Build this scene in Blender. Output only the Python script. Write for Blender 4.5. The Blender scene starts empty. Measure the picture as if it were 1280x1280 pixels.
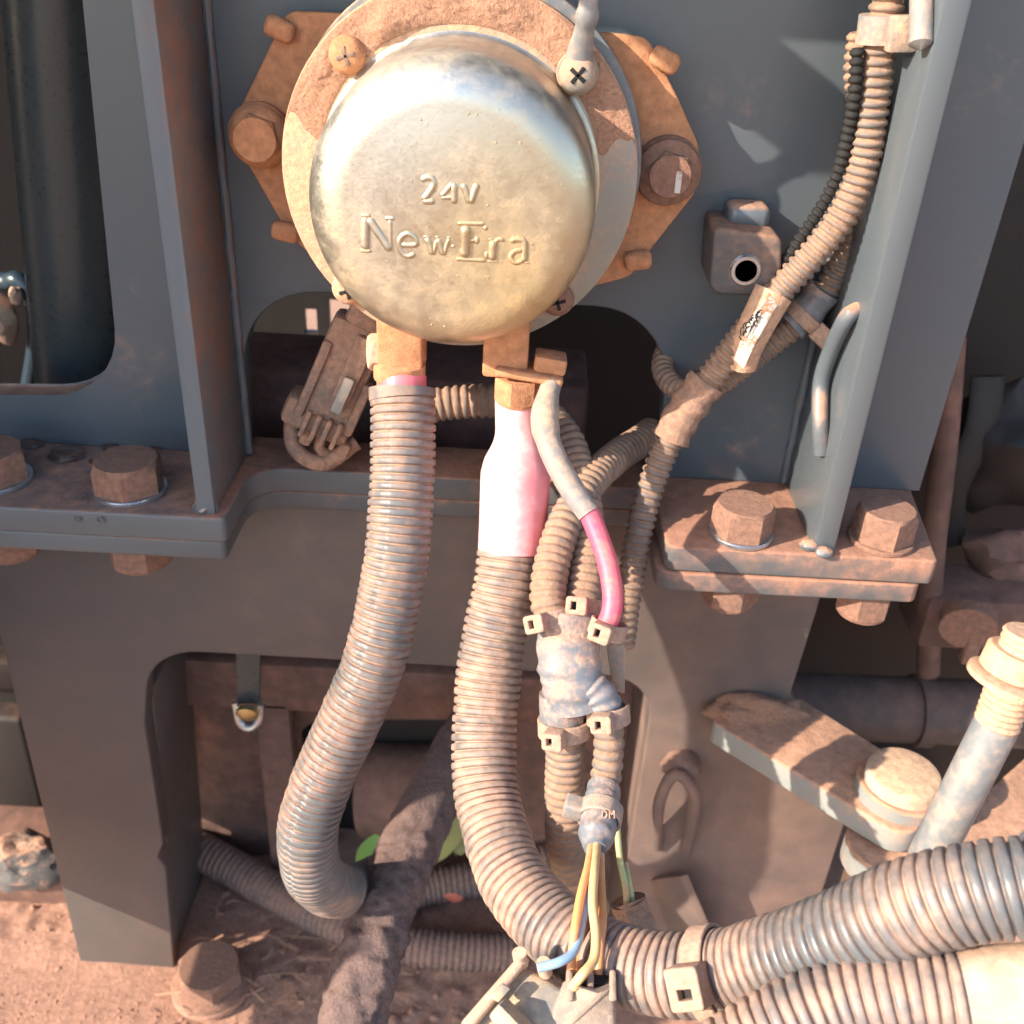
import bpy, bmesh, math, random
from mathutils import Vector, Matrix, noise
random.seed(7)
V = Vector
S = 0.001                       # everything below is written in millimetres
scene = bpy.context.scene

# ------------------------------------------------------------------ camera
F = 1280.0
UP = V((117, 2155, 1280)).normalized()
RX = V((2155, -117, 0)).normalized()
FY = UP.cross(RX)
ROT = Matrix((RX, FY, UP))
CAM = V((0, -300, 430))
cam_data = bpy.data.cameras.new('camera'); cam = bpy.data.objects.new('camera', cam_data)
scene.collection.objects.link(cam); scene.camera = cam
cam.matrix_world = Matrix.Translation(CAM * S) @ ROT.to_4x4()
cam_data.sensor_width = 36; cam_data.lens = 36
cam_data.clip_start = 0.01; cam_data.clip_end = 2000
cam_data.dof.use_dof = True; cam_data.dof.focus_distance = 0.265; cam_data.dof.aperture_fstop = 20

# ------------------------------------------------------------------ sky, sun, exposure
SUN = V((-0.77, -0.43, 0.47)).normalized()
world = bpy.data.worlds.new('World'); scene.world = world; world.use_nodes = True
wn = world.node_tree.nodes
sky = wn.new('ShaderNodeTexSky'); sky.sky_type = 'NISHITA'; sky.sun_disc = False
sky.sun_elevation = math.asin(SUN.z); sky.sun_rotation = math.atan2(SUN.x, SUN.y)
sky.dust_density = 1.0
world.node_tree.links.new(sky.outputs[0], wn['Background'].inputs[0])
wn['Background'].inputs[1].default_value = 0.15
sl = bpy.data.lights.new('sun', 'SUN'); sl.energy = 3.5; sl.angle = math.radians(0.6); sl.color = (1.0, 0.90, 0.76)
so = bpy.data.objects.new('sun', sl); scene.collection.objects.link(so)
so.rotation_euler = SUN.to_track_quat('Z', 'Y').to_euler()
scene.view_settings.view_transform = 'Standard'; scene.view_settings.look = 'None'
scene.view_settings.gamma = 1; scene.view_settings.exposure = 1.6
scene.cycles.max_bounces = 5; scene.cycles.use_adaptive_sampling = True; scene.cycles.adaptive_threshold = 0.03; scene.cycles.use_denoising = True

# ------------------------------------------------------------------ rays from the photograph's camera to real depths
def ray(px, py): return ROT @ V((px - 640, 640 - py, -F)) / F
def at(px, py, d): return CAM + ray(px, py) * d
def on_y(px, py, y):
    r = ray(px, py); return CAM + r * ((y - CAM.y) / r.y)
def on_x(px, py, x):
    r = ray(px, py); return CAM + r * ((x - CAM.x) / r.x)
def on_z(px, py, z):
    r = ray(px, py); return CAM + r * ((z - CAM.z) / r.z)

# ------------------------------------------------------------------ materials
MATS = {}
DUST = (0.47, 0.245, 0.15)
def lin(a, f): return tuple(min(1, c * f) for c in a) + (1,)
def dusty(name, base, rough=0.45, metal=0.0, dust=0.5, up=0.45, scale=45.0, groove=0.0, base2=None,
          dustcol=DUST, bump=0.5, sharp=0.14, fine=0.5, coat=0.0, grain=0.04, side=0.0, gx=0.0, gz=0.0, namp=1.0):
    m = bpy.data.materials.new(name); m.use_nodes = True; MATS[name] = m
    nt = m.node_tree; N = nt.nodes; L = nt.links
    b = N['Principled BSDF']
    tc = N.new('ShaderNodeTexCoord').outputs['Object']
    def nz(sc, det=5, dist=0.0):
        n = N.new('ShaderNodeTexNoise'); n.inputs['Scale'].default_value = sc
        n.inputs['Detail'].default_value = det; n.inputs['Roughness'].default_value = 0.6
        L.new(tc, n.inputs['Vector']); return n.outputs['Fac']
    def mt(op, a, c, d=None):
        n = N.new('ShaderNodeMath'); n.operation = op
        for i, v in enumerate((a, c, d)):
            if v is None: continue
            if isinstance(v, (int, float)): n.inputs[i].default_value = v
            else: L.new(v, n.inputs[i])
        return n.outputs[0]
    def mix(f, a, c):
        n = N.new('ShaderNodeMix'); n.data_type = 'RGBA'
        L.new(f, n.inputs[0])
        for i, v in ((6, a), (7, c)):
            if isinstance(v, tuple): n.inputs[i].default_value = v
            else: L.new(v, n.inputs[i])
        return n.outputs[2]
    n1 = nz(scale, 4); n2 = nz(scale * 9, 3); n3 = nz(scale * 42, 1); n4 = nz(scale * 0.35, 2)
    geo = N.new('ShaderNodeNewGeometry'); sp = N.new('ShaderNodeSeparateXYZ'); L.new(geo.outputs['Normal'], sp.inputs[0])
    m1 = mt('MULTIPLY_ADD', n1, namp, dust - 0.5 - 0.5 * namp)
    m1 = mt('MULTIPLY_ADD', n2, fine, m1)
    m1 = mt('ADD', m1, 0.5 - fine * 0.5)
    m1 = mt('MULTIPLY_ADD', sp.outputs['Z'], up, m1)
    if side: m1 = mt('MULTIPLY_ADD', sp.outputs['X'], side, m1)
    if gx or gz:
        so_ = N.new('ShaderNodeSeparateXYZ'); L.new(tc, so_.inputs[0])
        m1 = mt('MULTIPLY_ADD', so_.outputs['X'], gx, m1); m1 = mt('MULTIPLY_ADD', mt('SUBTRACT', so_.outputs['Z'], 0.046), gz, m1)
    if groove:
        at_ = N.new('ShaderNodeAttribute'); at_.attribute_name = 'groove'
        m1 = mt('MULTIPLY_ADD', at_.outputs['Fac'], groove, m1)
    mr = N.new('ShaderNodeMapRange'); mr.interpolation_type = 'SMOOTHSTEP'
    mr.inputs['From Min'].default_value = 0.5 - sharp; mr.inputs['From Max'].default_value = 0.5 + sharp
    L.new(m1, mr.inputs['Value']); mask = mr.outputs[0]
    b2 = base2 or tuple(c * 0.72 for c in base)
    rp = N.new('ShaderNodeMapRange'); rp.inputs['From Min'].default_value = 0.32; rp.inputs['From Max'].default_value = 0.68
    L.new(n4, rp.inputs['Value'])
    bc = mix(rp.outputs[0], lin(base, 1), lin(b2, 1))
    r2 = N.new('ShaderNodeMapRange'); r2.inputs['From Min'].default_value = 0.3; r2.inputs['From Max'].default_value = 0.7
    L.new(n2, r2.inputs['Value'])
    dc = mix(r2.outputs[0], lin(dustcol, 0.74), lin(dustcol, 1.16))
    col = mix(mask, bc, dc)
    L.new(col, b.inputs['Base Color'])
    L.new(mt('MULTIPLY_ADD', mt('MULTIPLY_ADD', n3, 0.25, mt('MULTIPLY_ADD', mask, 0.95 - rough, rough)), 1.0, -0.12), b.inputs['Roughness'])
    if metal: L.new(mt('MULTIPLY', mt('SUBTRACT', 1.0, mask), metal), b.inputs['Metallic'])
    if coat: b.inputs['Coat Weight'].default_value = coat; b.inputs['Coat Roughness'].default_value = 0.25
    bp = N.new('ShaderNodeBump'); bp.inputs['Distance'].default_value = 0.0006
    L.new(mt('MULTIPLY_ADD', mask, bump, grain), bp.inputs['Strength'])
    L.new(mt('MULTIPLY_ADD', n3, 0.6, n2), bp.inputs['Height'])
    L.new(bp.outputs[0], b.inputs['Normal'])
    return m

PAINT = dusty('grey_paint', (0.078, 0.100, 0.120), 0.36, 0, 0.12, 0.6, 22, base2=(0.098, 0.108, 0.115), coat=0.25, sharp=0.3)
PAINTD = dusty('dusty_lit_grey_paint', (0.095, 0.078, 0.07), 0.38, 0, 0.36, 0.5, 9, base2=(0.075, 0.076, 0.078), sharp=0.6, bump=0.2, fine=.25, dustcol=(0.25, 0.135, 0.095), gz=-0.8, gx=1.0)  # dust, plus a paler tone to the right painted in for sunlight
GUSS = dusty('gusset_paint', (0.105, 0.13, 0.15), 0.4, 0, 0.18, 0.5, 18, base2=(0.10, 0.115, 0.13), sharp=0.35, bump=0.3, dustcol=(0.20, 0.085, 0.05), side=0.32)
BLOCK = dusty('block_paint', (0.09, 0.085, 0.085), 0.45, 0, 0.36, 0.4, 40, sharp=0.3, bump=0.3, dustcol=(0.26, 0.14, 0.09))
FLANGE = dusty('dusty_flange', (0.11, 0.12, 0.125), 0.4, 0, 0.26, 0.6, 24, sharp=0.28, dustcol=(0.34, 0.165, 0.105), gx=2.2)
BOLT = dusty('dusty_bolt', (0.14, 0.12, 0.11), 0.45, 0.4, 0.72, 0.2, 60, bump=0.5, sharp=.3, dustcol=(0.25, 0.128, 0.085), namp=.6, fine=.35)
ZINC = dusty('bright_zinc', (0.62, 0.63, 0.65), 0.28, 0.9, 0.12, 0.1, 120)
BRACK = dusty('relay_bracket_dust', (0.30, 0.2, 0.12), 0.5, 0.0, 1.0, 0.2, 40, sharp=.4, fine=.25, dustcol=(0.49, 0.22, 0.105), bump=0.4)
DISC = dusty('relay_disc', (0.36, 0.34, 0.28), 0.5, 0.3, 0.58, 0.2, 60, sharp=0.25, dustcol=(0.54, 0.30, 0.18), gx=-4.5, gz=2.0)
CAP = dusty('relay_cap', (0.50, 0.505, 0.49), 0.34, 0.9, 0.26, 0.30, 26, base2=(0.50, 0.39, 0.22), sharp=0.36, dustcol=(0.42, 0.25, 0.11), bump=0.3, grain=.07, gz=-8.0)
CRUST = dusty('dust_crust', (0.52, 0.29, 0.18), 0.95, 0, 0.9, 0.1, 120, bump=1.0)
SPECK = dusty('cap_speck', (0.42, 0.33, 0.2), 0.6, 0, 0.5, 0, 60, dustcol=(0.5, 0.3, 0.17))
CONDUIT = dusty('conduit_black', (0.115, 0.118, 0.122), 0.38, 0, 0.38, 0.05, 30, groove=0.24, base2=(0.105, 0.10, 0.095), sharp=0.22, namp=.75, fine=.3, bump=0.4, dustcol=(0.41, 0.24, 0.16))
CONDUITD = dusty('conduit_dusty', (0.15, 0.13, 0.12), 0.5, 0, 0.46, 0.15, 40, groove=0.3, sharp=0.25, namp=.7, fine=.3, bump=0.5, dustcol=(0.31, 0.185, 0.118))
CONDUITS = dusty('conduit_silvery', (0.12, 0.123, 0.128), 0.31, 0.0, 0.42, 0.10, 30, gx=-1.6, groove=0.12, sharp=0.22, namp=.7, fine=.3, bump=0.4, dustcol=(0.44, 0.265, 0.18))
TAPE = dusty('wrap_tape', (0.16, 0.175, 0.195), 0.36, 0, 0.30, 0.18, 70, sharp=0.22, bump=0.7, dustcol=(0.48, 0.28, 0.19))
TIE = dusty('tie_nylon', (0.30, 0.24, 0.20), 0.45, 0, 0.62, 0.2, 80, bump=0.5, dustcol=(0.41, 0.255, 0.18))
BOOT = dusty('red_boot_lit_side', (0.80, 0.15, 0.18), 0.34, 0, -0.27, 0.15, 38, base2=(0.82, 0.24, 0.25), sharp=0.35, bump=0.15, namp=.45, fine=.25, dustcol=(0.86, 0.58, 0.53), gx=-26)  # pale left side is the sun's highlight put into the colour
PINK = dusty('pink_wire', (0.76, 0.085, 0.14), 0.38, 0, 0.28, 0.2, 60, base2=(0.75, 0.09, 0.16), sharp=0.3, bump=0.15)
SLEEVE = dusty('grey_sleeve', (0.21, 0.21, 0.21), 0.4, 0, 0.46, 0.15, 45, dustcol=(0.44, 0.29, 0.2), sharp=0.25)
ORANGE = dusty('orange_wire', (0.76, 0.33, 0.12), 0.36, 0, 0.26, 0.1, 90, sharp=.3, dustcol=(.66, .4, .24))
WHITE = dusty('cream_wire', (0.80, 0.48, 0.22), 0.4, 0, 0.2, 0.1, 90)
BLUE = dusty('blue_wire', (0.33, 0.47, 0.62), 0.4, 0, 0.1, 0.1, 90)
GREEN = dusty('green_wire', (0.42, 0.44, 0.20), 0.4, 0, 0.4, 0.1, 90)
CONN = dusty('connector_grey', (0.20, 0.195, 0.19), 0.5, 0, 0.46, 0.2, 50, bump=0.4, sharp=.3, dustcol=(0.40, 0.27, 0.19))
CONNY = dusty('connector_tan', (0.22, 0.225, 0.22), 0.5, 0, 0.48, 0.1, 45, bump=0.4, sharp=.3, dustcol=(0.46, 0.33, 0.2))
CONNB = dusty('connector_brown', (0.13, 0.10, 0.085), 0.5, 0, 0.58, 0.2, 60, bump=0.6, sharp=.25, dustcol=(0.33, 0.185, 0.12))
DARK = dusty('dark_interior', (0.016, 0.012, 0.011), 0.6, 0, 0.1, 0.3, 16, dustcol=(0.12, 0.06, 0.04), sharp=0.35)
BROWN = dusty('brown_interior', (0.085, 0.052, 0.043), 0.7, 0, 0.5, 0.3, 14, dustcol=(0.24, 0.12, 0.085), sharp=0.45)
PIPE = dusty('dark_pipe', (0.055, 0.062, 0.062), 0.3, 0, 0.16, 0.3, 9, dustcol=(0.12, 0.06, 0.045), sharp=0.4)
SOIL = dusty('soil', (0.33, 0.17, 0.115), 0.95, 0, 0.75, 0.2, 50, bump=1.0, dustcol=(0.40, 0.21, 0.14))
SOILF = dusty('far_soil', (0.34, 0.19, 0.12), 0.95, 0, 0.5, 0, 0.5, dustcol=(0.38, 0.2, 0.12))
HOSED = dusty('caked_hose', (0.075, 0.052, 0.05), 0.85, 0, 0.42, 0.3, 110, bump=1.0, sharp=.25, dustcol=(0.20, 0.125, 0.105))
ARM = dusty('arm_paint', (0.27, 0.28, 0.265), 0.42, 0, 0.24, 0.75, 30, dustcol=(0.47, 0.25, 0.155), sharp=0.25)
PIN = dusty('pin_dust', (0.36, 0.36, 0.33), 0.42, 0.0, 0.45, 0.45, 40, dustcol=(0.58, 0.36, 0.22), sharp=0.2)
ROD = dusty('rod_steel', (0.21, 0.225, 0.235), 0.4, 0.2, 0.34, 0.3, 40, dustcol=(0.52, 0.33, 0.21), sharp=0.25)
THREAD = dusty('thread_dust', (0.33, 0.26, 0.2), 0.5, 0.1, 0.66, 0.2, 60, dustcol=(0.54, 0.32, 0.20))
CREAM = dusty('cream_boot', (0.50, 0.33, 0.23), 0.6, 0, 0.5, 0.2, 30, dustcol=(0.55, 0.35, 0.24), sharp=0.3)
LABEL = dusty('worn_label', (0.72, 0.66, 0.58), 0.55, 0, 0.42, 0.1, 150, sharp=0.1, dustcol=(0.42, 0.20, 0.10))
LEAF = dusty('leaf', (0.30, 0.50, 0.10), 0.5, 0, 0.12, 0.1, 60, bump=0.2)
LEAFY = dusty('leaf_dry', (0.38, 0.34, 0.10), 0.5, 0, 0.25, 0.1, 60, bump=0.2)
LEAFR = dusty('leaf_red', (0.42, 0.09, 0.04), 0.5, 0, 0.25, 0.1, 60, bump=0.2)
BLACK = dusty('black_gap', (0.012, 0.010, 0.009), 0.8, 0, 0.1, 0.1, 60)
STONE = dusty('pale_stone', (0.11, 0.10, 0.095), 0.85, 0, 0.35, 0.2, 70, bump=1.0)
BRASS = dusty('brass', (0.62, 0.48, 0.22), 0.35, 0.9, 0.2, 0.1, 120)
TWIG = dusty('dry_straw', (0.40, 0.28, 0.2), 0.8, 0, 0.5, 0.2, 80)
wm = bpy.data.materials.new('water'); wm.use_nodes = True; wb = wm.node_tree.nodes['Principled BSDF']
wb.inputs['Transmission Weight'].default_value = 1; wb.inputs['Roughness'].default_value = 0.02; wb.inputs['IOR'].default_value = 1.33
WATER = wm

# ------------------------------------------------------------------ mesh helpers (world millimetres)
ORG = {}
def link(o): scene.collection.objects.link(o); return o
def mesh_obj(name, geo, mat, parent=None, ang=35):
    vs, fs = geo[0], geo[1]
    if parent is not None: org = ORG[parent.name]
    else:
        n = len(vs); org = V((sum(v.x for v in vs) / n, sum(v.y for v in vs) / n, min(v.z for v in vs)))
    me = bpy.data.meshes.new(name)
    me.from_pydata([(v - org) * S for v in vs], [], fs); me.update()
    bm = bmesh.new(); bm.from_mesh(me); bmesh.ops.recalc_face_normals(bm, faces=bm.faces); bm.to_mesh(me); bm.free()
    me.polygons.foreach_set('use_smooth', [True] * len(me.polygons)); me.set_sharp_from_angle(angle=math.radians(ang))
    if len(geo) > 2:
        a = me.attributes.new('groove', 'FLOAT', 'POINT'); a.data.foreach_set('value', geo[2])
    me.materials.append(mat)
    o = bpy.data.objects.new(name, me); link(o)
    if parent is not None: o.parent = parent
    else: o.location = org * S
    ORG[o.name] = org
    return o
def tag(o, label, cat, group=None):
    o['label'] = label; o['category'] = cat
    if group: o['group'] = group
    return o
def thing(name, label, cat, org, group=None):
    o = bpy.data.objects.new(name, None); o.empty_display_size = 0.01; link(o)
    o.location = V(org) * S; ORG[o.name] = V(org); return tag(o, label, cat, group)
def struct(o): o['kind'] = 'structure'; return o
def join(*gs):
    vs, fs = [], []
    for g in gs:
        k = len(vs); vs += list(g[0]); fs += [tuple(i + k for i in f) for f in g[1]]
    return vs, fs
def bev(geo, w, seg=2, ang=30):
    bm = bmesh.new(); bv = [bm.verts.new(v) for v in geo[0]]
    for f in geo[1]:
        try: bm.faces.new([bv[i] for i in f])
        except ValueError: pass
    bmesh.ops.remove_doubles(bm, verts=bm.verts, dist=1e-3)
    bmesh.ops.recalc_face_normals(bm, faces=bm.faces)
    es = [e for e in bm.edges if len(e.link_faces) == 2 and e.calc_face_angle(0) > math.radians(ang)]
    bmesh.ops.bevel(bm, geom=es, offset=w, segments=seg, affect='EDGES', profile=0.5, clamp_overlap=True)
    bm.verts.index_update()
    r = [v.co.copy() for v in bm.verts], [tuple(v.index for v in f.verts) for f in bm.faces]
    bm.free(); return r
def frame_of(axis, hint=None):
    z = V(axis).normalized()
    h = V(hint) if hint is not None else (V((0, 0, 1)) if abs(z.z) < 0.9 else V((0, 1, 0)))
    x = (h - z * h.dot(z)).normalized(); y = z.cross(x); return x, y, z
def box(c, size, ax=None, b=0.5, seg=2):
    x, y, z = ax if ax else (V((1, 0, 0)), V((0, 1, 0)), V((0, 0, 1)))
    c = V(c); vs = []
    for k in (-.5, .5):
        for i, j in ((-.5, -.5), (.5, -.5), (.5, .5), (-.5, .5)):
            vs.append(c + x * (i * size[0]) + y * (j * size[1]) + z * (k * size[2]))
    g = vs, [(3, 2, 1, 0), (4, 5, 6, 7), (0, 1, 5, 4), (1, 2, 6, 5), (2, 3, 7, 6), (3, 0, 4, 7)]
    return bev(g, b, seg) if b else g
def prism(poly, vec, b=0.5, seg=2):
    n = len(poly); vec = V(vec); vs = [V(p) for p in poly] + [V(p) + vec for p in poly]
    fs = [tuple(range(n - 1, -1, -1)), tuple(range(n, 2 * n))] + [(i, (i + 1) % n, n + (i + 1) % n, n + i) for i in range(n)]
    return bev((vs, fs), b, seg) if b else (vs, fs)
def lathe(prof, c, axis, n=48, hint=None, fn=None):
    x, y, z = frame_of(axis, hint); c = V(c); vs = []; fs = []; m = len(prof)
    for r, h in prof:
        for i in range(n):
            a = 2 * math.pi * i / n; rr = r * (fn(a, h) if fn else 1)
            vs.append(c + x * (rr * math.cos(a)) + y * (rr * math.sin(a)) + z * h)
    for k in range(m - 1):
        for i in range(n):
            j = (i + 1) % n; fs.append((k * n + i, k * n + j, (k + 1) * n + j, (k + 1) * n + i))
    fs.append(tuple(range(n - 1, -1, -1))); fs.append(tuple((m - 1) * n + i for i in range(n)))
    return vs, fs
def spline(pts, step):
    """Catmull-Rom through pts, resampled at even arc length; entries may carry extra scalars"""
    P = [V(p) for p in pts]
    P = [P[0] * 2 - P[1]] + P + [P[-1] * 2 - P[-2]]
    raw = []
    for i in range(1, len(P) - 2):
        for k in range(24):
            t = k / 24.0; a, b_, c, d = P[i - 1], P[i], P[i + 1], P[i + 2]
            raw.append(0.5 * ((2 * b_) + (c - a) * t + (2 * a - 5 * b_ + 4 * c - d) * t * t + (3 * b_ - a - 3 * c + d) * t ** 3))
    raw.append(P[-2])
    acc = [0]
    for i in range(1, len(raw)): acc.append(acc[-1] + (raw[i] - raw[i - 1]).length)
    L = acc[-1]; n = max(2, int(round(L / step))); out = []; j = 0
    for i in range(n + 1):
        s = L * i / n
        while j < len(acc) - 2 and acc[j + 1] < s: j += 1
        t = (s - acc[j]) / max(1e-9, acc[j + 1] - acc[j]); out.append(raw[j].lerp(raw[j + 1], t))
    return out, L
def frames(path, hint=(0, -1, 0)):
    T = []
    for i in range(len(path)):
        a = path[max(0, i - 1)]; b_ = path[min(len(path) - 1, i + 1)]; T.append((b_ - a).normalized())
    x, y, z = frame_of(T[0], hint); fr = []
    for t in T:
        x = (x - t * x.dot(t)).normalized(); fr.append((x, t.cross(x), t))
    return fr
def tube(pts, r, n=20, step=1.5, fn=None, flat=1.0, hint=(0, -1, 0), raw=False):
    path, L = (pts, 0) if raw else spline(pts, step)
    fr = frames(path, hint); vs = []; fs = []; m = len(path)
    for k, (p, (x, y, t)) in enumerate(zip(path, fr)):
        s = k / (m - 1); rr = r(s) if callable(r) else r
        for i in range(n):
            a = 2 * math.pi * i / n; q = rr * (fn(a, s) if fn else 1)
            vs.append(p + x * (q * math.cos(a) * flat) + y * (q * math.sin(a)))
    for k in range(m - 1):
        for i in range(n):
            j = (i + 1) % n; fs.append((k * n + i, k * n + j, (k + 1) * n + j, (k + 1) * n + i))
    fs.append(tuple(range(n - 1, -1, -1))); fs.append(tuple((m - 1) * n + i for i in range(n)))
    return vs, fs
def smooth(t): t = max(0, min(1, t)); return t * t * (3 - 2 * t)
def corr(pts, r, pitch=2.7, depth=0.9, n=36, slit=None, hint=(0, -1, 0), wob=0.02, flat=False):
    """corrugated conduit: ridges and grooves along the path, an optional overlapped slit along one side"""
    prof = ((0.0, 0), (0.1, 0.06), (0.2, 0.45), (0.3, 0.86), (0.42, 1.0), (0.58, 1.0), (0.7, 0.86), (0.8, 0.45), (0.9, 0.06))
    if flat: prof = ((0.0, 0), (0.07, 0), (0.14, 0.7), (0.22, .96), (0.42, 1.03), (0.6, 1.03), (0.78, .96), (0.86, 0.7), (0.93, 0))
    path, L = spline(pts, 0.5)
    nr = max(3, int(L / pitch)); ps = []
    for k in range(nr):
        for u, v in prof: ps.append(((k + u) / nr, v, k))
    ps.append((1.0, 0, nr))
    m = len(path); P = []; W = []
    for s, v, k in ps:
        q = s * (m - 1); i = min(int(q), m - 2); P.append(path[i].lerp(path[i + 1], q - i)); W.append((v, k))
    fr = frames(P, hint); vs = []; fs = []; gr = []
    ph = random.random() * 50
    for (p, (x, y, t), (v, k)) in zip(P, fr, W):
        rj = 1 + wob * noise.noise(V((k * 0.9, ph, 0))) * (1 if v > 0.5 else 0.3)
        sl = slit + 0.07 * noise.noise(V((k * 0.6, ph, 3))) if slit is not None else None
        wx = x * (.035 * r * noise.noise(V((k * .21, ph, 7)))) + y * (.035 * r * noise.noise(V((k * .21, ph, 11))))
        ov = .025 * noise.noise(V((k * .05, ph, 15)))
        for i in range(n):
            a = 2 * math.pi * i / n
            rr = (1 + ov * math.cos(2 * a)) * (r - depth * (1 - v)) * rj * (1 + 0.012 * noise.noise(V((math.cos(a) * 1.5, math.sin(a) * 1.5, k * 0.35 + ph))))
            g = 1 - v if v <= 1 else 0
            if sl is not None:
                da = (a - sl + math.pi) % (2 * math.pi) - math.pi
                if abs(da) < 2 * math.pi / n * 0.6: rr -= depth * 0.45 * min(1, v + .3); g = 0.0
            vs.append(p + wx + x * (rr * math.cos(a)) + y * (rr * math.sin(a))); gr.append(max(0, g))
    mm = len(P)
    for k in range(mm - 1):
        for i in range(n):
            j = (i + 1) % n; fs.append((k * n + i, k * n + j, (k + 1) * n + j, (k + 1) * n + i))
    fs.append(tuple(range(n - 1, -1, -1))); fs.append(tuple((mm - 1) * n + i for i in range(n)))
    return vs, fs, gr
def plate2d(loops, thick, bevel=0.6, res=2):
    cu = bpy.data.curves.new('tmp', 'CURVE'); cu.dimensions = '2D'; cu.fill_mode = 'BOTH'
    cu.extrude = thick / 2 - bevel; cu.bevel_depth = bevel; cu.bevel_resolution = res; cu.offset = -bevel
    for lp in loops:
        sp = cu.splines.new('POLY'); sp.points.add(len(lp) - 1)
        for p, q in zip(sp.points, lp): p.co = (q[0], q[1], 0, 1)
        sp.use_cyclic_u = True
    ob = bpy.data.objects.new('tmp', cu); link(ob)
    dg = bpy.context.evaluated_depsgraph_get(); dg.update()
    me = bpy.data.meshes.new_from_object(ob.evaluated_get(dg))
    bm = bmesh.new(); bm.from_mesh(me); bmesh.ops.remove_doubles(bm, verts=bm.verts, dist=1e-3); bm.verts.index_update()
    r = [v.co.copy() for v in bm.verts], [tuple(v.index for v in f.verts) for f in bm.faces]
    bm.free(); bpy.data.objects.remove(ob); bpy.data.curves.remove(cu); bpy.data.meshes.remove(me)
    return r
def fillet(poly, seg=8):
    """poly of (x, y) or (x, y, radius)"""
    out = []; n = len(poly)
    for i, p in enumerate(poly):
        if len(p) < 3 or p[2] <= 0: out.append((p[0], p[1])); continue
        c = V(p[:2]); a = V(poly[i - 1][:2]); b_ = V(poly[(i + 1) % n][:2])
        u = (a - c); w = (b_ - c); lu, lw = u.length, w.length; u.normalize(); w.normalize()
        ang = u.angle(w); t = min(p[2] / math.tan(ang / 2), lu * .49, lw * .49); rr = t * math.tan(ang / 2)
        mid = c + (u + w).normalized() * (rr / math.sin(ang / 2)); s0 = c + u * t - mid; s1 = c + w * t - mid
        tot = s0.angle(s1); sg = 1 if s0.x * s1.y - s0.y * s1.x > 0 else -1
        for k in range(seg + 1):
            q = sg * tot * k / seg
            out.append((mid.x + s0.x * math.cos(q) - s0.y * math.sin(q), mid.y + s0.x * math.sin(q) + s0.y * math.cos(q)))
    return out
def vplate(loops, y, thick, bevel=0.6):          # loops in (x, z); front face at y, body behind
    vs, fs = plate2d(loops, thick, bevel); return [V((v.x, y + thick / 2 + v.z, v.y)) for v in vs], fs
def hplate(loops, z, thick, bevel=0.6):          # loops in (x, y); top at z
    vs, fs = plate2d(loops, thick, bevel); return [V((v.x, v.y, z - thick / 2 + v.z)) for v in vs], fs
def pxy(pts, y):                                 # pixel outline -> (x, z[, r]) on a vertical plane
    o = []
    for p in pts:
        q = on_y(p[0], p[1], y); o.append((q.x, q.z) + tuple(p[2:3]))
    return o
def hexa(c, axis, r, h, rot=0.0, cham=0.12):
    """hexagon bolt head: flats, chamfered crown"""
    x, y, z = frame_of(axis); c = V(c); vs = []; fs = []
    n = 24; rows = ((1.0, 0), (1.0, h * 0.72), (None, h * 0.9), (0.86, h), (0.80, h * 1.0))
    def hx(a):
        a = (a - rot) % (math.pi / 3) - math.pi / 6; return math.cos(math.pi / 6) / math.cos(a)
    for q, hh in rows:
        for i in range(n):
            a = rot + 2 * math.pi * i / n
            k = hx(a)
            rr = r * (min(k, 0.955) if q is None else (k if q == 1.0 else min(k, q) ))
            dz = hh if not (q == 1.0 and hh > 0) else h * (0.92 - 0.9 * max(0, k - 0.866))
            vs.append(c + x * (rr * math.cos(a)) + y * (rr * math.sin(a)) + z * dz)
    m = len(rows)
    for k in range(m - 1):
        for i in range(n):
            j = (i + 1) % n; fs.append((k * n + i, k * n + j, (k + 1) * n + j, (k + 1) * n + i))
    fs.append(tuple(range(n - 1, -1, -1))); fs.append(tuple((m - 1) * n + i for i in range(n)))
    return vs, fs
def ringdisc(r, h, c, axis, b=0.3, n=40):
    return lathe(((r - b, 0), (r, b), (r, h - b), (r - b, h), (r * .5, h)), c, axis, n)
def lump(c, r, seed=0, amp=0.35, sub=2, sq=(1, 1, 1), freq=1.2):
    bm = bmesh.new(); bmesh.ops.create_icosphere(bm, subdivisions=sub, radius=1); vs = []
    for v in bm.verts:
        d = v.co.normalized(); k = r * (1 + amp * noise.noise(d * freq + V((seed * 7.3, seed * 1.7, 0))) + amp * .4 * noise.noise(d * freq * 3 + V((0, seed * 3.1, 0))))
        vs.append(V(c) + V((d.x * k * sq[0], d.y * k * sq[1], d.z * k * sq[2])))
    bm.verts.index_update(); fs = [tuple(v.index for v in f.verts) for f in bm.faces]; bm.free(); return vs, fs

# ================================================================== THE SETTING
ZF = 268.5                       # top of the bolted flanges
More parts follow.
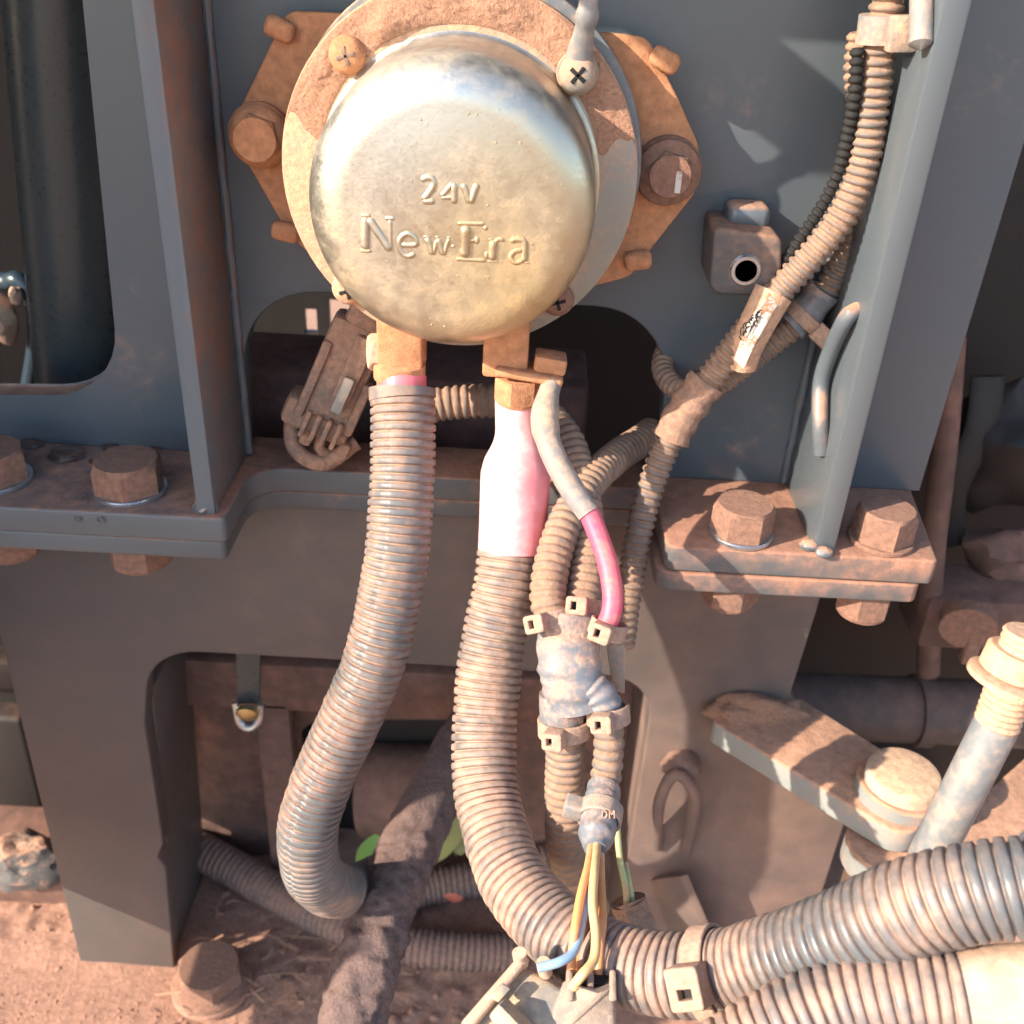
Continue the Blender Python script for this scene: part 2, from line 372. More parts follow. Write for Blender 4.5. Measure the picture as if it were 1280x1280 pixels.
# deck of the machine, dirt-covered
def deck_h(x, y):
    dirt = smooth((x + 150) / 60) * smooth((y + 45) / 50) * smooth((60 - x) / 60)
    left = smooth((-158 - x) / 25) * smooth((y + 12) / 25)
    h = 1.0 * noise.fractal(V((x, y, 0)) * 0.02, 0.9, 2.1, 4) + 0.25 * noise.noise(V((x, y, 3)) * 0.3)
    return -1.5 + h + max(dirt, left) * (2.0 + 2.6 * abs(noise.fractal(V((x, y, 5)) * 0.075, 0.7, 2.2, 5)))
def deck_geo():
    x0, x1, y0, y1, st = -300, 260, -190, 150, 2.0
    nx = int((x1 - x0) / st); ny = int((y1 - y0) / st); vs = []; fs = []
    for j in range(ny + 1):
        for i in range(nx + 1):
            x = x0 + i * st; y = y0 + j * st
            vs.append(V((x, y, deck_h(x, y))))
    for j in range(ny):
        for i in range(nx):
            a = j * (nx + 1) + i; fs.append((a, a + 1, a + nx + 2, a + nx + 1))
    return vs, fs
struct(mesh_obj('deck', deck_geo(), SOIL, ang=60))
gs = 60000.0
struct(mesh_obj('ground', ([V((-gs, -gs, -900)), V((gs, -gs, -900)), V((gs, gs, -900)), V((-gs, gs, -900))], [(0, 1, 2, 3)]), SOILF))
# crumbs of dirt on the deck
def clods():
    gsx = []
    for k in range(760):
        if k < 330: x = random.gauss(-60, 38); y = random.uniform(-48, 60)
        elif k < 420: x = random.uniform(-260, -160); y = random.uniform(-40, 40)
        else: x = random.uniform(-230, -60); y = random.uniform(-120, -20)
        r = random.uniform(0.3, .9) if k > 420 else random.uniform(0.5, 2.6) * random.uniform(.4, 1) * (1 if k < 330 else .6)
        gsx.append(lump((x, y, deck_h(x, y) + r * .15), r, k, 0.7, 2 if r > 1.2 else 1, (1.1, 1, .7), 1.7))
    return join(*gsx)
c_ = mesh_obj('dirt_clods', clods(), SOIL, ang=60); c_['kind'] = 'stuff'; c_['label'] = 'loose crumbs of red dirt scattered over the deck'
def straw():
    g = []
    for k in range(70):
        x = random.gauss(-95, 30); y = random.uniform(-30, 30); a = random.uniform(0, 6.3); l = random.uniform(6, 20)
        p = V((x, y, 4 + random.random() * 3)); q = p + V((math.cos(a) * l, math.sin(a) * l * .6, random.uniform(-2, 4)))
        g.append(tube([p, (p + q) / 2 + V((0, 0, random.uniform(-1, 2))), q], random.uniform(.18, .4), 5, 2.5))
    return join(*g)
c_ = mesh_obj('straw_bits', straw(), TWIG); c_['kind'] = 'stuff'; c_['label'] = 'dry straw and rootlets lying in the dirt heap'

# interior walls of the engine bay, seen dark through the openings
def wallbox(name, c, s, m): return struct(mesh_obj(name, box(c, s, None, 0), m))
hole = lambda px, py, w, h: [(on_y(px, py, 150).x + a * w, on_y(px, py, 150).z + b_ * h) for a, b_ in ((-1, -1), (1, -1), (1, 1), (-1, 1))]
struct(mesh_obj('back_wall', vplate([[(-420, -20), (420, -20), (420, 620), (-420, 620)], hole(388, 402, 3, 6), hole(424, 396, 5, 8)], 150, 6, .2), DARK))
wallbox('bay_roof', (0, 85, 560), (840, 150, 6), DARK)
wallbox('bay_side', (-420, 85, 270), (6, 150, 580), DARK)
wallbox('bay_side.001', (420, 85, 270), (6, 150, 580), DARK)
XE = on_z(279, 652, ZF).x          # right end of the left shelf
# ================================================================== UPPER FRAME
UF = thing('upper_frame', 'dark grey painted steel frame plate carrying the relay, with gussets and bolted foot flange', 'frame', (0, 0, ZF))
out = pxy([(303, 440, 0)], 0)
L_ = pxy([(300, 470), (303, 362, 24), (838, 388, 24), (834, 500)], 0)
outer = [(-300, 620), (-300, ZF), (L_[0][0], ZF), L_[1], L_[2], (L_[3][0], ZF), (135, ZF), (136.4, 386), (137.5, 620)]
h1 = pxy([(-500, -300), (78, -300), (155, 498, 26), (-500, 490)], 0)
mesh_obj('plate', vplate([fillet(outer), fillet(h1)], 0, 9, 0.8), PAINT, UF)
flo = [(-300, -41), (XE, -41, 2), (XE, -8, 12), (45.5, -8), (46.5, -43, 4), (127, -43, 2), (134, 14), (-300, 14)]
mesh_obj('foot_flange', hplate([fillet(flo)], ZF, 8.5, 0.8), FLANGE, UF)
def gusset(x, y0, t=5.6, lean=0.0, mat=PAINT):
    return mesh_obj('gusset', prism([V((x - t / 2, y0, ZF)), V((x - t / 2, 0.5, ZF)), V((x - t / 2 + lean, 0.5, 620)), V((x - t / 2 + lean, y0, 620))], (t, 0, 0), 0.7), mat, UF)
gusset(on_y(256, 630, -39).x, -39, 5.6, -0.5, GUSS)
gusset(on_y(1032, 680, -41).x, -41, 6.5, 1.0, PAINT)
# weld beads at the foot of the gussets
for px, py, r in ((258, 632, 3.4), (1013, 682, 2.4), (1030, 690, 2.2)):
    c = on_z(px, py, ZF + 1.2); mesh_obj('weld_bead', lump(c, r, px, .25, 3, (1.2, 1, .8)), PAINT, UF)
for x_, s_ in ((on_y(256, 630, -39).x + 3, 1), (on_y(1032, 680, -41).x - 3.5, -1)):
    pts = [V((x_ + s_ * .6, -1, z)) for z in range(270, 600, 10)]
    mesh_obj('weld_seam', tube(pts, 1.3, 10, 2.0, fn=lambda a, s: 1 + .14 * noise.noise(V((s * 120, a, 0)))), GUSS if s_ > 0 else PAINT, UF)
# threaded boss block
bf = pxy([(893, 284, 2), (978, 296, 3), (976, 372, 4), (886, 368, 4)], -20)
hc = on_y(932, 338, -20)
hol = [(hc.x + 3.2 * math.cos(a * math.pi / 12), hc.z + 3.2 * math.sin(a * math.pi / 12)) for a in range(24)]
bb = mesh_obj('threaded_block', vplate([fillet(bf), hol], -20, 20, 1.0), BLOCK, UF)
mesh_obj('block_rim', lathe(((3.1, 0), (3.1, .7), (4.0, .7), (4.6, 0)), (hc.x, -20, hc.z), (0, -1, 0), 28), ZINC, bb)
mesh_obj('bore', lathe(((3.15, 0), (3.15, .5)), (hc.x, -8, hc.z), (0, -1, 0), 24), BLACK, bb)
c = on_y(934, 275, -8); mesh_obj('weld_lump', box((c.x, -6, c.z + 1), (12, 11, 7), None, 2.4, 3), PAINT, bb)
# bent rod handles welded to the right gusset's face
gx_ = on_y(1032, 680, -41).x - 5.2
mesh_obj('bent_rod', tube([on_x(1072, 388, gx_ + 2.5), on_x(1058, 398, gx_ - .5), on_x(1038, 440, gx_ - 1), on_x(1026, 480, gx_ - 1), on_x(1025, 530, gx_ - .5), on_x(1027, 566, gx_ + 1.5)], 2.4, 14), PAINT, UF)
mesh_obj('bent_rod', tube([on_x(1152, -60, gx_), on_x(1152, 0, gx_), on_x(1151, 50, gx_), on_x(1150, 63, gx_)], lambda s: 2.7 * (1 if s < .93 else max(.1, math.sqrt(max(0, 1 - ((s - .93) / .07) ** 2)))), 16), SLEEVE, UF)

# ================================================================== LOWER FRAME
LF = thing('lower_frame', 'dusty lower steel frame with two legs, arched cut-out and flange under the upper frame', 'frame', (0, 0, 0))
YL = -3.0
ZL = ZF - 8.9
flo2 = [(-300, -40), (XE - 1, -40, 2), (XE - 1, -7, 12), (44, -7), (44.5, -43.5, 5), (124, -43, 3), (131, 14), (-300, 14)]
mesh_obj('head_flange', hplate([fillet(flo2)], ZL, 6.6, 0.8), FLANGE, LF)
ZT = ZL - 6.6
arch = pxy([(218, 1215), (207, 1085), (197, 1072, 2), (204, 1055, 2), (181, 905), (186, 812, 26), (818, 848, 28), (806, 940, 30), (794, 1010), (778, 1120), (764, 1300)], YL)
right = pxy([(985, 1300), (1012, 1165), (1062, 1010), (988, 868), (1022, 760)], YL)
left = pxy([(0, 795), (103, 1215)], YL)
lo = [left[1]] + [left[0], (left[0][0] - 4, ZT), (right[-1][0], ZT)] + right[::-1] + arch[::-1]
mesh_obj('leg_plate', vplate([fillet(lo)], YL, 9, 0.7), PAINTD, LF)
p = on_y(184, 880, YL); q = on_y(216, 1200, YL)
mesh_obj('leg_side', prism([V((p.x - 9, 6.2, p.z)), V((q.x - 9, 6.2, 0)), V((q.x - 9, 52, 0)), V((p.x - 9, 52, p.z))], (8, 0, 0), .5), PAINTD, LF)
p = on_y(806, 920, YL); q = on_y(778, 1120, YL)
mesh_obj('leg_side', prism([V((p.x + 1, 6.2, p.z + 20)), V((q.x + 1, 6.2, 0)), V((q.x + 1, 46, 0)), V((p.x + 1, 46, p.z + 20))], (8, 0, 0), .5), PAINTD, LF)
# arm welded to the lower frame, reaching forward to the pin
ZA = on_y(950, 885, YL).z
a1 = on_z(890, 905, ZA - 1); a2 = on_z(1000, 866, ZA); a3 = on_z(1180, 985, ZA); a4 = on_z(1138, 1052, ZA)
arm = [(a1.x, a1.y, 3), (on_z(908, 870, ZA).x, 4), (a2.x, 4), (a3.x, a3.y, 8), (a4.x, a4.y, 8)]
mesh_obj('arm', hplate([fillet(arm)], ZA, 10, 1.0), ARM, LF)
dp = on_z(940, 876, ZA + .5)
mesh_obj('dust_pile', lump((dp.x, -5.5, ZA + .5), 12, 21, .35, 4, (1.45, .62, .62), 1.6), dusty('weld_dirt', (.2, .11, .08), .9, 0, .7, .2, 90, dustcol=(.34, .18, .115), bump=1.0), LF, ang=70)
# hook loop and lumps on the right leg
mesh_obj('hook_loop', tube([on_y(821, 1058, -3), on_y(823, 1010, -12), on_y(834, 978, -13), on_y(848, 968, -13), on_y(864, 984, -13), on_y(868, 1010, -12), on_y(855, 1066, -3)], 2.4, 14), PAINTD, LF)
mesh_obj('weld_bead', lump(on_y(850, 956, -6), 6.5, 3, .3, 3, (1.2, 1, .8)), PAINTD, LF)
mesh_obj('rib', prism([on_y(812, 1100, -3), on_y(850, 1096, -18), on_y(900, 1210, -18), on_y(850, 1215, -3)], (3, 0, 2), .8), PAINTD, LF)

# ================================================================== BOLTS
def bolt(label, c, axis, r_head, h, r_wash, wash_mat=ZINC, head_mat=BOLT, rot=0.3, group=None, nut=None, mark=False, thick=1.6, name='hex_bolt', cone=False):
    z = V(axis).normalized(); c = V(c)
    t = thing(name, label, 'bolt', c, group)
    mesh_obj('washer', ringdisc(r_wash, thick, c, z), wash_mat, t)
    if cone: mesh_obj('flange_skirt', lathe(((r_wash * .97, 0), (r_wash * .93, 1.6), (r_head * .95, 3.4), (r_head * .8, 3.6)), c + z * thick, z, 40), head_mat, t)
    mesh_obj('head', hexa(c + z * thick, z, r_head, h, rot), head_mat, t)
    if nut:
        cc = c - z * nut[0]
        mesh_obj('nut', hexa(cc, -z, r_head * nut[2], nut[1], rot + .35), head_mat, t)
        if len(nut) > 3: mesh_obj('lower_washer', ringdisc(r_wash, thick, cc + z * (thick - .01), -z), head_mat, t)
    if mark:
        x, y, w = frame_of(z)
        mesh_obj('paint_mark', box(c + z * (thick + h + .1) + V((r_head * .35, 0, -r_head * .2)), (1.6, .3, r_head * .9), None, .1), LABEL, t)
    return t
UPZ = (0, 0, 1)
c = on_z(163, 613, ZF); bolt('dusty hex bolt on the left flange beside water drops, nearest the gusset', c, UPZ, 10.8, 9.5, 11.2, rot=.18, nut=(16, 10, .95))
c = on_z(-6, 600, ZF); bolt('hex bolt cut off by the left picture edge on the grey flange', c, UPZ, 10.8, 9.5, 11.2, rot=.5, nut=(16, 10, .95))
c = on_z(925, 668, ZF); bolt('tilted hex bolt with bright washer on the right bracket, left of the gusset', c, UPZ, 9.4, 9.5, 9.8, rot=.42, nut=(15.6, 9, .95))
c = on_z(1100, 676, ZF); bolt('dust-caked hex bolt on the right bracket, right of the gusset', c, UPZ, 9.2, 10, 9.8, wash_mat=BOLT, rot=.1, nut=(15.6, 11, .95, 1))
c = on_z(265, 1232, 0.8); bolt('large dirty bolt with wide round washer standing on the bottom left deck', c, UPZ, 14.8, 12, 17.5, wash_mat=SOIL, rot=.35, thick=3, cone=True)
c = on_y(327, 168, -11); bolt('orange dusty bolt holding the left ear of the relay bracket', c, (0, -1, 0), 6.6, 5.5, 8.6, wash_mat=BRACK, head_mat=BRACK, rot=.2, thick=2.5, cone=True)
c = on_y(834, 212, -11); bolt('brown bolt with big washer holding the right ear of the relay bracket', c, (0, -1, 0), 6.4, 6, 9.2, wash_mat=BOLT, rot=.3, thick=2.5, cone=True, mark=True)

# ================================================================== RELAY
YD = -27.0; ax = (0, -1, 0)
RC = on_y(574, 223, YD); RD = 46.2; CZ = RC.z - 1.6
RL = thing('battery_relay', 'round battery relay with domed metal cap embossed 24V and New Era', 'relay', (RC.x, -5, RC.z - RD))
bo = pxy([(362, 12, 5), (520, 20), (808, 44, 6), (846, 120), (872, 180, 4), (866, 240, 3), (786, 342, 4), (640, 382), (460, 382), (362, 288, 4), (300, 180, 4), (300, 140, 4)], -8)
br = mesh_obj('mounting_plate', vplate([fillet(bo)], -11, 3.0, .6), BRACK, RL)
for px, py, an in ((350, 36, 20), (357, 289, 10), (831, 75, 25), (797, 325, -10)):
    c = on_y(px, py, -12); w = math.radians(an); x = V((math.cos(w), 0, -math.sin(w)))
    mesh_obj('clip_tab', box((c.x, -12.5, c.z), (8, 4, 5.5), (x, V((0, 1, 0)), V((-x.z, 0, x.x))), 1.9, 3), BRACK, RL)
mesh_obj('base_body', lathe(((41, 0), (43, 1), (43, 14), (41, 15.5)), (RC.x, -11, RC.z), ax, 64), DISC, RL)
mesh_obj('flange_disc', lathe(((RD - 6, -1), (RD, -.6), (RD + .3, .6), (RD, 2.2), (RD - 1.0, 2.7), (30, 2.7)), (RC.x, YD + 2.6, RC.z), ax, 96), DISC, RL)
RCAP = 35.0; HC = 32.0; YF = YD - HC
prof = [(RCAP + 1.8, 0), (RCAP + .6, .5), (RCAP, 1.8), (RCAP - .1, HC * .35)]
rb = 10.5
for k in range(13):
    a = k / 12 * math.pi / 2
    prof.append((RCAP - .3 - rb + rb * math.cos(a), HC - 1.1 - (rb - 1.5) + (rb - 1.5) * math.sin(a)))
for k in range(1, 9):
    t = k / 9; prof.append(((RCAP - .3 - rb) * (1 - t), HC - 1.1 + 1.1 * (1 - (1 - t) ** 2)))
prof.append((0.3, HC))
capo = mesh_obj('cap', lathe(prof, (RC.x, YD, CZ), ax, 96), CAP, RL, ang=60)
# embossed lettering: rounded strokes half sunk in the cap face
def Z6(u, v): return 400 + u / 4.267, 160 + v / 4.267
def stroke(name, strokes):
    g = []
    for pts, r in strokes:
        P = []
        for u, v in pts:
            q = on_y(*Z6(u, v), YF + .75)
            rr = math.hypot(q.x - RC.x, q.z - CZ); t = 1 - rr / (RCAP - rb)
            yy = YF + 1.1 - 1.1 * (1 - (1 - max(0, t)) ** 2) if t > 0 else YF + 1.1 + (rr - (RCAP - rb)) ** 2 / (2 * rb)
            P.append(V((q.x, yy + .42, q.z)))
        if len(P) == 2: P = [P[0], (P[0] + P[1]) / 2, P[1]]
        L = sum((P[i + 1] - P[i]).length for i in range(len(P) - 1))
        def rad(s, r=r, L=L):
            e = min(s, 1 - s) * L; return r * (1 if e > r else math.sqrt(max(.02, 1 - (1 - e / r) ** 2)))
        g.append(tube(P, rad, 12, .35))
    return mesh_obj(name, join(*g), CAP, capo, ang=80)
a = .9
stroke('numeral_two', [([(543, 288), (560, 265), (590, 262), (608, 285), (595, 325), (548, 385)], a), ([(545, 388), (618, 386)], a)])
stroke('numeral_four', [([(715, 405), (716, 285)], a), ([(714, 285), (680, 325), (645, 366)], a * .85), ([(643, 368), (735, 366)], a * .8)])
stroke('letter_v', [([(762, 288), (800, 404)], a), ([(800, 404), (840, 288)], a)])
b1, b2 = 1.15, .7
stroke('letter_n', [([(243, 468), (240, 652)], b1), ([(215, 466), (275, 466)], b2), ([(208, 655), (278, 655)], b2), ([(255, 475), (378, 655)], b1), ([(375, 482), (378, 650)], b2), ([(342, 480), (405, 480)], b2)])
stroke('letter_e', [([(430, 622), (510, 618), (505, 580), (468, 560), (432, 585), (425, 630), (445, 672), (480, 680), (512, 662)], .8)])
stroke('letter_w', [([(570, 575), (602, 675)], .9), ([(602, 675), (628, 590)], b2), ([(628, 580), (658, 678)], .9), ([(658, 678), (692, 580)], b2), ([(548, 575), (595, 575)], .5), ([(610, 578), (645, 578)], .5), ([(672, 580), (708, 580)], .5)])
stroke('hyphen', [([(698, 626), (728, 627)], .6)])
stroke('letter_e_capital', [([(780, 512), (768, 690)], 1.35), ([(730, 504), (885, 508)], b2), ([(883, 510), (884, 548)], b2), ([(775, 594), (838, 597)], b2), ([(838, 570), (836, 620)], b2), ([(722, 694), (888, 704)], b2), ([(892, 650), (886, 700)], b2)])
stroke('letter_r', [([(925, 592), (915, 706)], 1.05), ([(893, 590), (930, 592)], .5), ([(888, 708), (958, 712)], .5), ([(925, 620), (945, 595), (968, 590), (980, 608)], .7)])
stroke('letter_a', [([(1015, 612), (1035, 592), (1070, 594), (1090, 615), (1088, 715)], .85), ([(1088, 650), (1040, 655), (1015, 685), (1035, 715), (1065, 712), (1088, 695)], .75), ([(1085, 718), (1125, 722)], .5)])
# specks of dried splash on the cap face
def specks():
    g = []
    for k in range(85):
        rr = (RCAP - 6) * math.sqrt(random.random()); a_ = random.uniform(0, 6.283); t = rr / (RCAP - rb)
        y_ = YF + 1.1 * t * t if t < 1 else YF + 1.1 + (rr - (RCAP - rb)) ** 2 / (1.9 * rb)
        g.append(lump((RC.x + rr * math.cos(a_), y_, CZ + rr * math.sin(a_)), random.choice((.12, .15, .18, .2, .3)), k, .5, 1, (1, .55, 1)))
    return join(*g)
o_ = mesh_obj('dried_specks', specks(), SPECK, capo, ang=80); o_['kind'] = 'stuff'
# screws of the flange disc
def screw(px, py, m, yo=0, rot=.3):
    c = on_y(px, py, YD - 3)
    s = mesh_obj('screw', lathe(((4.6, 0), (4.6, .9), (4.1, 2.2), (2.8, 3.1), (1.2, 3.45), (.2, 3.5)), (c.x, YD - yo, c.z), ax, 32), m, RL)
    for k in (0, 1):
        w = rot + k * math.pi / 2; x = V((math.cos(w), 0, math.sin(w)))
        mesh_obj('cross_slot', box((c.x, YD - yo - 3.1, c.z), (4.6, 1.0, 1.05), (x, V((0, 1, 0)), V((-x.z, 0, x.x))), .2), BLACK if px != 432 else CONNB, s)
screw(432, 70, BRACK); screw(722, 92, DISC, 3.0, .9); screw(697, 378, BOLT); screw(434, 364, DISC)
# crust of dust lying on the upper half of the disc
def crust():
    vs = []; fs = []; nr, na = 22, 150
    for i in range(nr + 1):
        r = RCAP + 1.5 + (RD - RCAP - 1.7) * i / nr
        for k in range(na + 1):
            a = math.radians(-8 + 196 * k / na)
            p = V((math.cos(a) * r, math.sin(a) * r, 0))
            top = smooth((math.sin(a) - .1 + .12 * noise.noise(V((a * 4, r * .2, 0)))) / .6)
            w = math.sin(math.pi * i / nr) ** .6
            h = top * w * max(.12, .8 + 1.3 * noise.fractal(p * 0.09, .8, 2.1, 4) + .45 * noise.noise(p * .9)) * 1.2 + .6 * smooth(top * 3) - .35
            vs.append(V((RC.x + p.x, YD - h, RC.z + p.y)))
    for i in range(nr):
        for k in range(na):
            q = i * (na + 1) + k; fs.append((q, q + 1, q + na + 2, q + na + 1))
    return vs, fs
mesh_obj('dust_crust', crust(), CRUST, RL, ang=60)
# upper lip of the relay body behind the disc
mesh_obj('rear_lip', lathe(((42, 0), (46.4, .4), (46.8, 1.5), (46.4, 3), (42, 3.2)), (RC.x + 1, -17.0, RC.z + 2.2), ax, 80), ROD, RL)
# terminals
def terminal(px, d, side, x_nut):
    yt = d
    c = on_y(px, 432, yt)
    t = mesh_obj('terminal_block', box((c.x, yt, c.z + 3), (12.5, 14, 20), None, 1.0), BRACK, RL)
    return c
c = terminal(503, -30, -1, 0)
tn = on_y(478, 440, -31)
mesh_obj('terminal_nut', hexa((tn.x + 1, -31, tn.z), (-.9, -.25, .05), 5.2, 5, .3), CREAM, RL)
c2 = on_y(500, 470, -33)
mesh_obj('terminal_collar', lathe(((6.0, 0), (7.2, .8), (7.2, 5), (6.4, 6), (6.4, 12)), c2 + V((0, 0, 5)), (0, 0, -1), 24, fn=lambda a, h: 1 + .05 * math.cos(3 * a)), BRACK, RL)
terminal(633, -30, 1, 0)
c3 = on_y(650, 468, -33)
mesh_obj('terminal_washer', box(c3 + V((2.5, -1, 1.5)), (19, 13, 2.6), frame_of((.12, .1, 1), (1, 0, 0)), 1.1, 3), BRACK, RL)
mesh_obj('terminal_nut', hexa(c3 + V((-.5, -1, 0)), (0.0, 0, -1), 6.6, 8, .25), BRACK, RL)
mesh_obj('terminal_washer', box(c3 + V((8.2, 0, 4.3)), (9, 10, 4.6), frame_of((.12, .1, 1), (1, 0, 0)), 1.0), BRACK, RL)

# ================================================================== CABLES FROM THE RELAY
LC = thing('corrugated_conduit', 'grey ribbed conduit hanging from the left relay terminal, curling under at bottom', 'conduit', at(440, 1120, 330))
pl = [at(503, 488, 288), at(504, 540, 288), at(503, 600, 288), at(497, 680, 288), at(485, 760, 290), at(462, 840, 292), at(430, 915, 296), at(399, 985, 300),
      at(385, 1040, 305), at(389, 1084, 316), at(412, 1110, 338), at(448, 1110, 375), at(490, 1088, 425)]
mesh_obj('ribbed_sleeve', corr(pl, 9.1, 2.35, .85, 72, wob=.03, flat=True, slit=.35), CONDUIT, LC, ang=50)
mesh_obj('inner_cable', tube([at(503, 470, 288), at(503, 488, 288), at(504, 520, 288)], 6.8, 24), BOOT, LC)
mesh_obj('sleeve_lip', tube([at(503, 486, 288), at(503, 492, 288), at(503.5, 499, 288)], 9.4, 40, 1.0), CONDUIT, LC)
BC = thing('battery_cable', 'ribbed conduit with pink boot, painted pale on its sunlit side, from the right relay terminal sweeping to the right edge', 'cable', at(740, 1240, 250))
pr = [at(637, 690, 297), at(630, 740, 297), at(618, 800, 297), at(608, 870, 296), at(605, 940, 293), at(612, 1010, 287), at(635, 1085, 275), at(680, 1147, 262),
      at(742, 1192, 250), at(820, 1216, 240), at(900, 1217, 232), at(980, 1197, 222), at(1060, 1167, 212), at(1150, 1132, 203), at(1240, 1112, 197), at(1345, 1104, 192)]
mesh_obj('ribbed_sleeve', corr(pr, 9.4, 2.5, 1.0, 48, wob=.03, flat=True), CONDUITS, BC, ang=50)
bt = [at(646, 500, 292), at(646, 530, 293), at(646, 560, 294), at(644, 590, 295), at(642, 640, 296), at(640, 690, 297)]
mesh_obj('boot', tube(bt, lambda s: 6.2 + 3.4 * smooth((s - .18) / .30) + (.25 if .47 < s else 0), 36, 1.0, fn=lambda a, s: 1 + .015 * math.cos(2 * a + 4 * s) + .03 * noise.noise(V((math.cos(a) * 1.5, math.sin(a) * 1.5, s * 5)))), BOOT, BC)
B2 = thing('battery_cable', 'lower ribbed conduit with cream boot in the bottom right corner', 'cable', at(1050, 1280, 205))
ps2 = [at(880, 1345, 207), at(960, 1296, 206), at(1040, 1262, 204), at(1120, 1248, 201), at(1204, 1246, 198)]
mesh_obj('ribbed_sleeve', corr(ps2, 8.5, 2.55, 1.0, 44, wob=.03, flat=True), CONDUITS, B2, ang=50)
mesh_obj('boot', tube([at(1190, 1246, 199), at(1240, 1244, 198), at(1300, 1240, 196), at(1360, 1235, 194)], lambda s: 8.2 + .8 * smooth(s * 3), 36, 1.0), CREAM, B2)

# pink wire with grey heat-shrink sleeve
PW = thing('pink_wire', 'bright pink wire with grey sleeve running from the right relay terminal to a tie', 'wire', at(765, 770, 272))
sv = [at(690, 478, 283), at(684, 500, 281), at(681, 525, 279), at(685, 550, 278), at(697, 580, 277), at(715, 612, 276), at(736, 642, 275)]
mesh_obj('sleeve', tube(sv, lambda s: 2.9 + 1.0 * smooth((s - .05) / .2) - .5 * smooth((s - .35) / .1) - .2 * smooth((s - .8) / .2), 24, .8), SLEEVE, PW)
pk = [at(726, 628, 275), at(737, 643, 275), at(751, 678, 274), at(761, 710, 273), at(766, 745, 272), at(763, 770, 272), at(752, 792, 273)]
mesh_obj('insulation', tube(pk, 2.8, 24, .8), PINK, PW)
# lead on the upper right screw of the disc
LW = thing('lead_wire', 'short cream lead with ring terminal under the upper right relay screw', 'wire', on_y(724, 90, YD - 4))
mesh_obj('ring_terminal', lathe(((5.0, 0), (5.2, .3), (5.2, .9), (5.0, 1.2), (2.2, 1.2)), V((on_y(722, 92, YD - 3).x, YD - 1.4, on_y(722, 92, YD - 3).z)), ax, 30), DISC, LW)
mesh_obj('crimp_sleeve', tube([on_y(723, 78, YD - 3), on_y(726, 62, YD - 4), on_y(730, 40, YD - 6), on_y(735, 12, YD - 8), on_y(738, -30, YD - 8)], lambda s: 3.4 - 1.1 * smooth(s / .5) + .5 * smooth((s - .45) / .1) * (1 - smooth((s - .6) / .1)), 20, .8, flat=.75), SLEEVE, LW)

# ================================================================== CABLE TIES
def tie(label, c, tang, r, head, width=4.0, size=(5.8, 5.0, 5.2), group='nylon cable ties on the wiring', mat=None, flat=1.0):
    """band round a conduit at c, head pointing along `head`"""
    c = V(c); t = V(tang).normalized(); m = mat or TIE
    hd = V(head); hd = (hd - t * hd.dot(t)).normalized(); sd = t.cross(hd)
    o = thing('cable_tie', label, 'cable tie', c, group)
    n = 40; vs = []; fs = []
    for i in range(n):
        a = 2 * math.pi * i / n; d = hd * (math.cos(a) * flat) + sd * math.sin(a)
        for rr, w in ((r, -.5), (r + 1.0, -.5), (r + 1.0, .5), (r, .5)): vs.append(c + d * rr + t * (w * width))
    for i in range(n):
        j = (i + 1) % n
        for k in range(4): fs.append((i * 4 + k, j * 4 + k, j * 4 + (k + 1) % 4, i * 4 + (k + 1) % 4))
    mesh_obj('band', bev((vs, fs), .25, 1, 50), m, o)
    hc_ = c + hd * (r * flat + size[2] / 2 - .3)
    w, h, dd = size                       # frame head with a square hole through which the strap runs
    sq = lambda s: [(-w / 2 * s, -h / 2 * s), (w / 2 * s, -h / 2 * s), (w / 2 * s, h / 2 * s), (-w / 2 * s, h / 2 * s)]
    ho = [(0, -h * .21), (w * .24, -h * .21), (w * .24, h * .21), (0, h * .21)]
    g = plate2d([fillet([(*p, .9) for p in sq(1)], 3), ho], dd, .5)
    hdm = mesh_obj('head', ([hc_ + sd * v.x + t * v.y + hd * v.z for v in g[0]], g[1]), m, o)
    mesh_obj('slot_shade', box(hc_ + sd * (w * .11) - hd * (dd * .18), (w * .30, h * .48, dd * .5), (sd, t, hd), 0), BLACK, hdm)  # black block fills the hole, its inner shade given as colour
    return o

# ================================================================== CENTRE HARNESS
CH = thing('wiring_harness', 'taped junction of dusty ribbed conduits hanging below the pink wire', 'wiring', at(715, 1110, 290))
A = [at(815, 540, 338), at(798, 553, 330), at(770, 572, 318), at(738, 602, 303), at(708, 650, 291), at(691, 700, 285), at(685, 745, 281), at(694, 785, 279)]
mesh_obj('ribbed_sleeve', corr(A, 5.2, 2.5, .65, 30, slit=4.9), CONDUITD, CH, ang=50)
B = [at(525, 512, 318), at(560, 504, 318), at(620, 502, 318), at(672, 512, 318), at(705, 545, 312), at(722, 590, 305), at(733, 650, 296), at(734, 710, 289), at(726, 765, 283)]
mesh_obj('ribbed_sleeve', corr(B, 5.3, 2.6, .7, 30), CONDUITD, CH, ang=50)
tj = [at(708, 768, 280), at(709, 800, 279), at(712, 830, 278), at(716, 858, 278), at(722, 885, 279)]
mesh_obj('tape_wrap', tube(tj, lambda s: 7.6 + 1.0 * math.sin(math.pi * s) + .3 * math.sin(s * 26), 40, .7, fn=lambda a, s: 1 + .05 * noise.noise(V((math.cos(a) * 2, math.sin(a) * 2, s * 7))) + .022 * math.sin(46 * s + 3.5 * math.sin(a) + 2 * math.sin(9 * s)), flat=.8), TAPE, CH, ang=60)
tl = [at(704, 868, 281), at(703, 890, 282), at(706, 915, 284)]
mesh_obj('tape_wrap', tube(tl, lambda s: 6.6 - .5 * s, 32, .6, fn=lambda a, s: 1 + .03 * noise.noise(V((math.cos(a) * 2, math.sin(a) * 2, s * 6)))), TAPE, CH, ang=60)
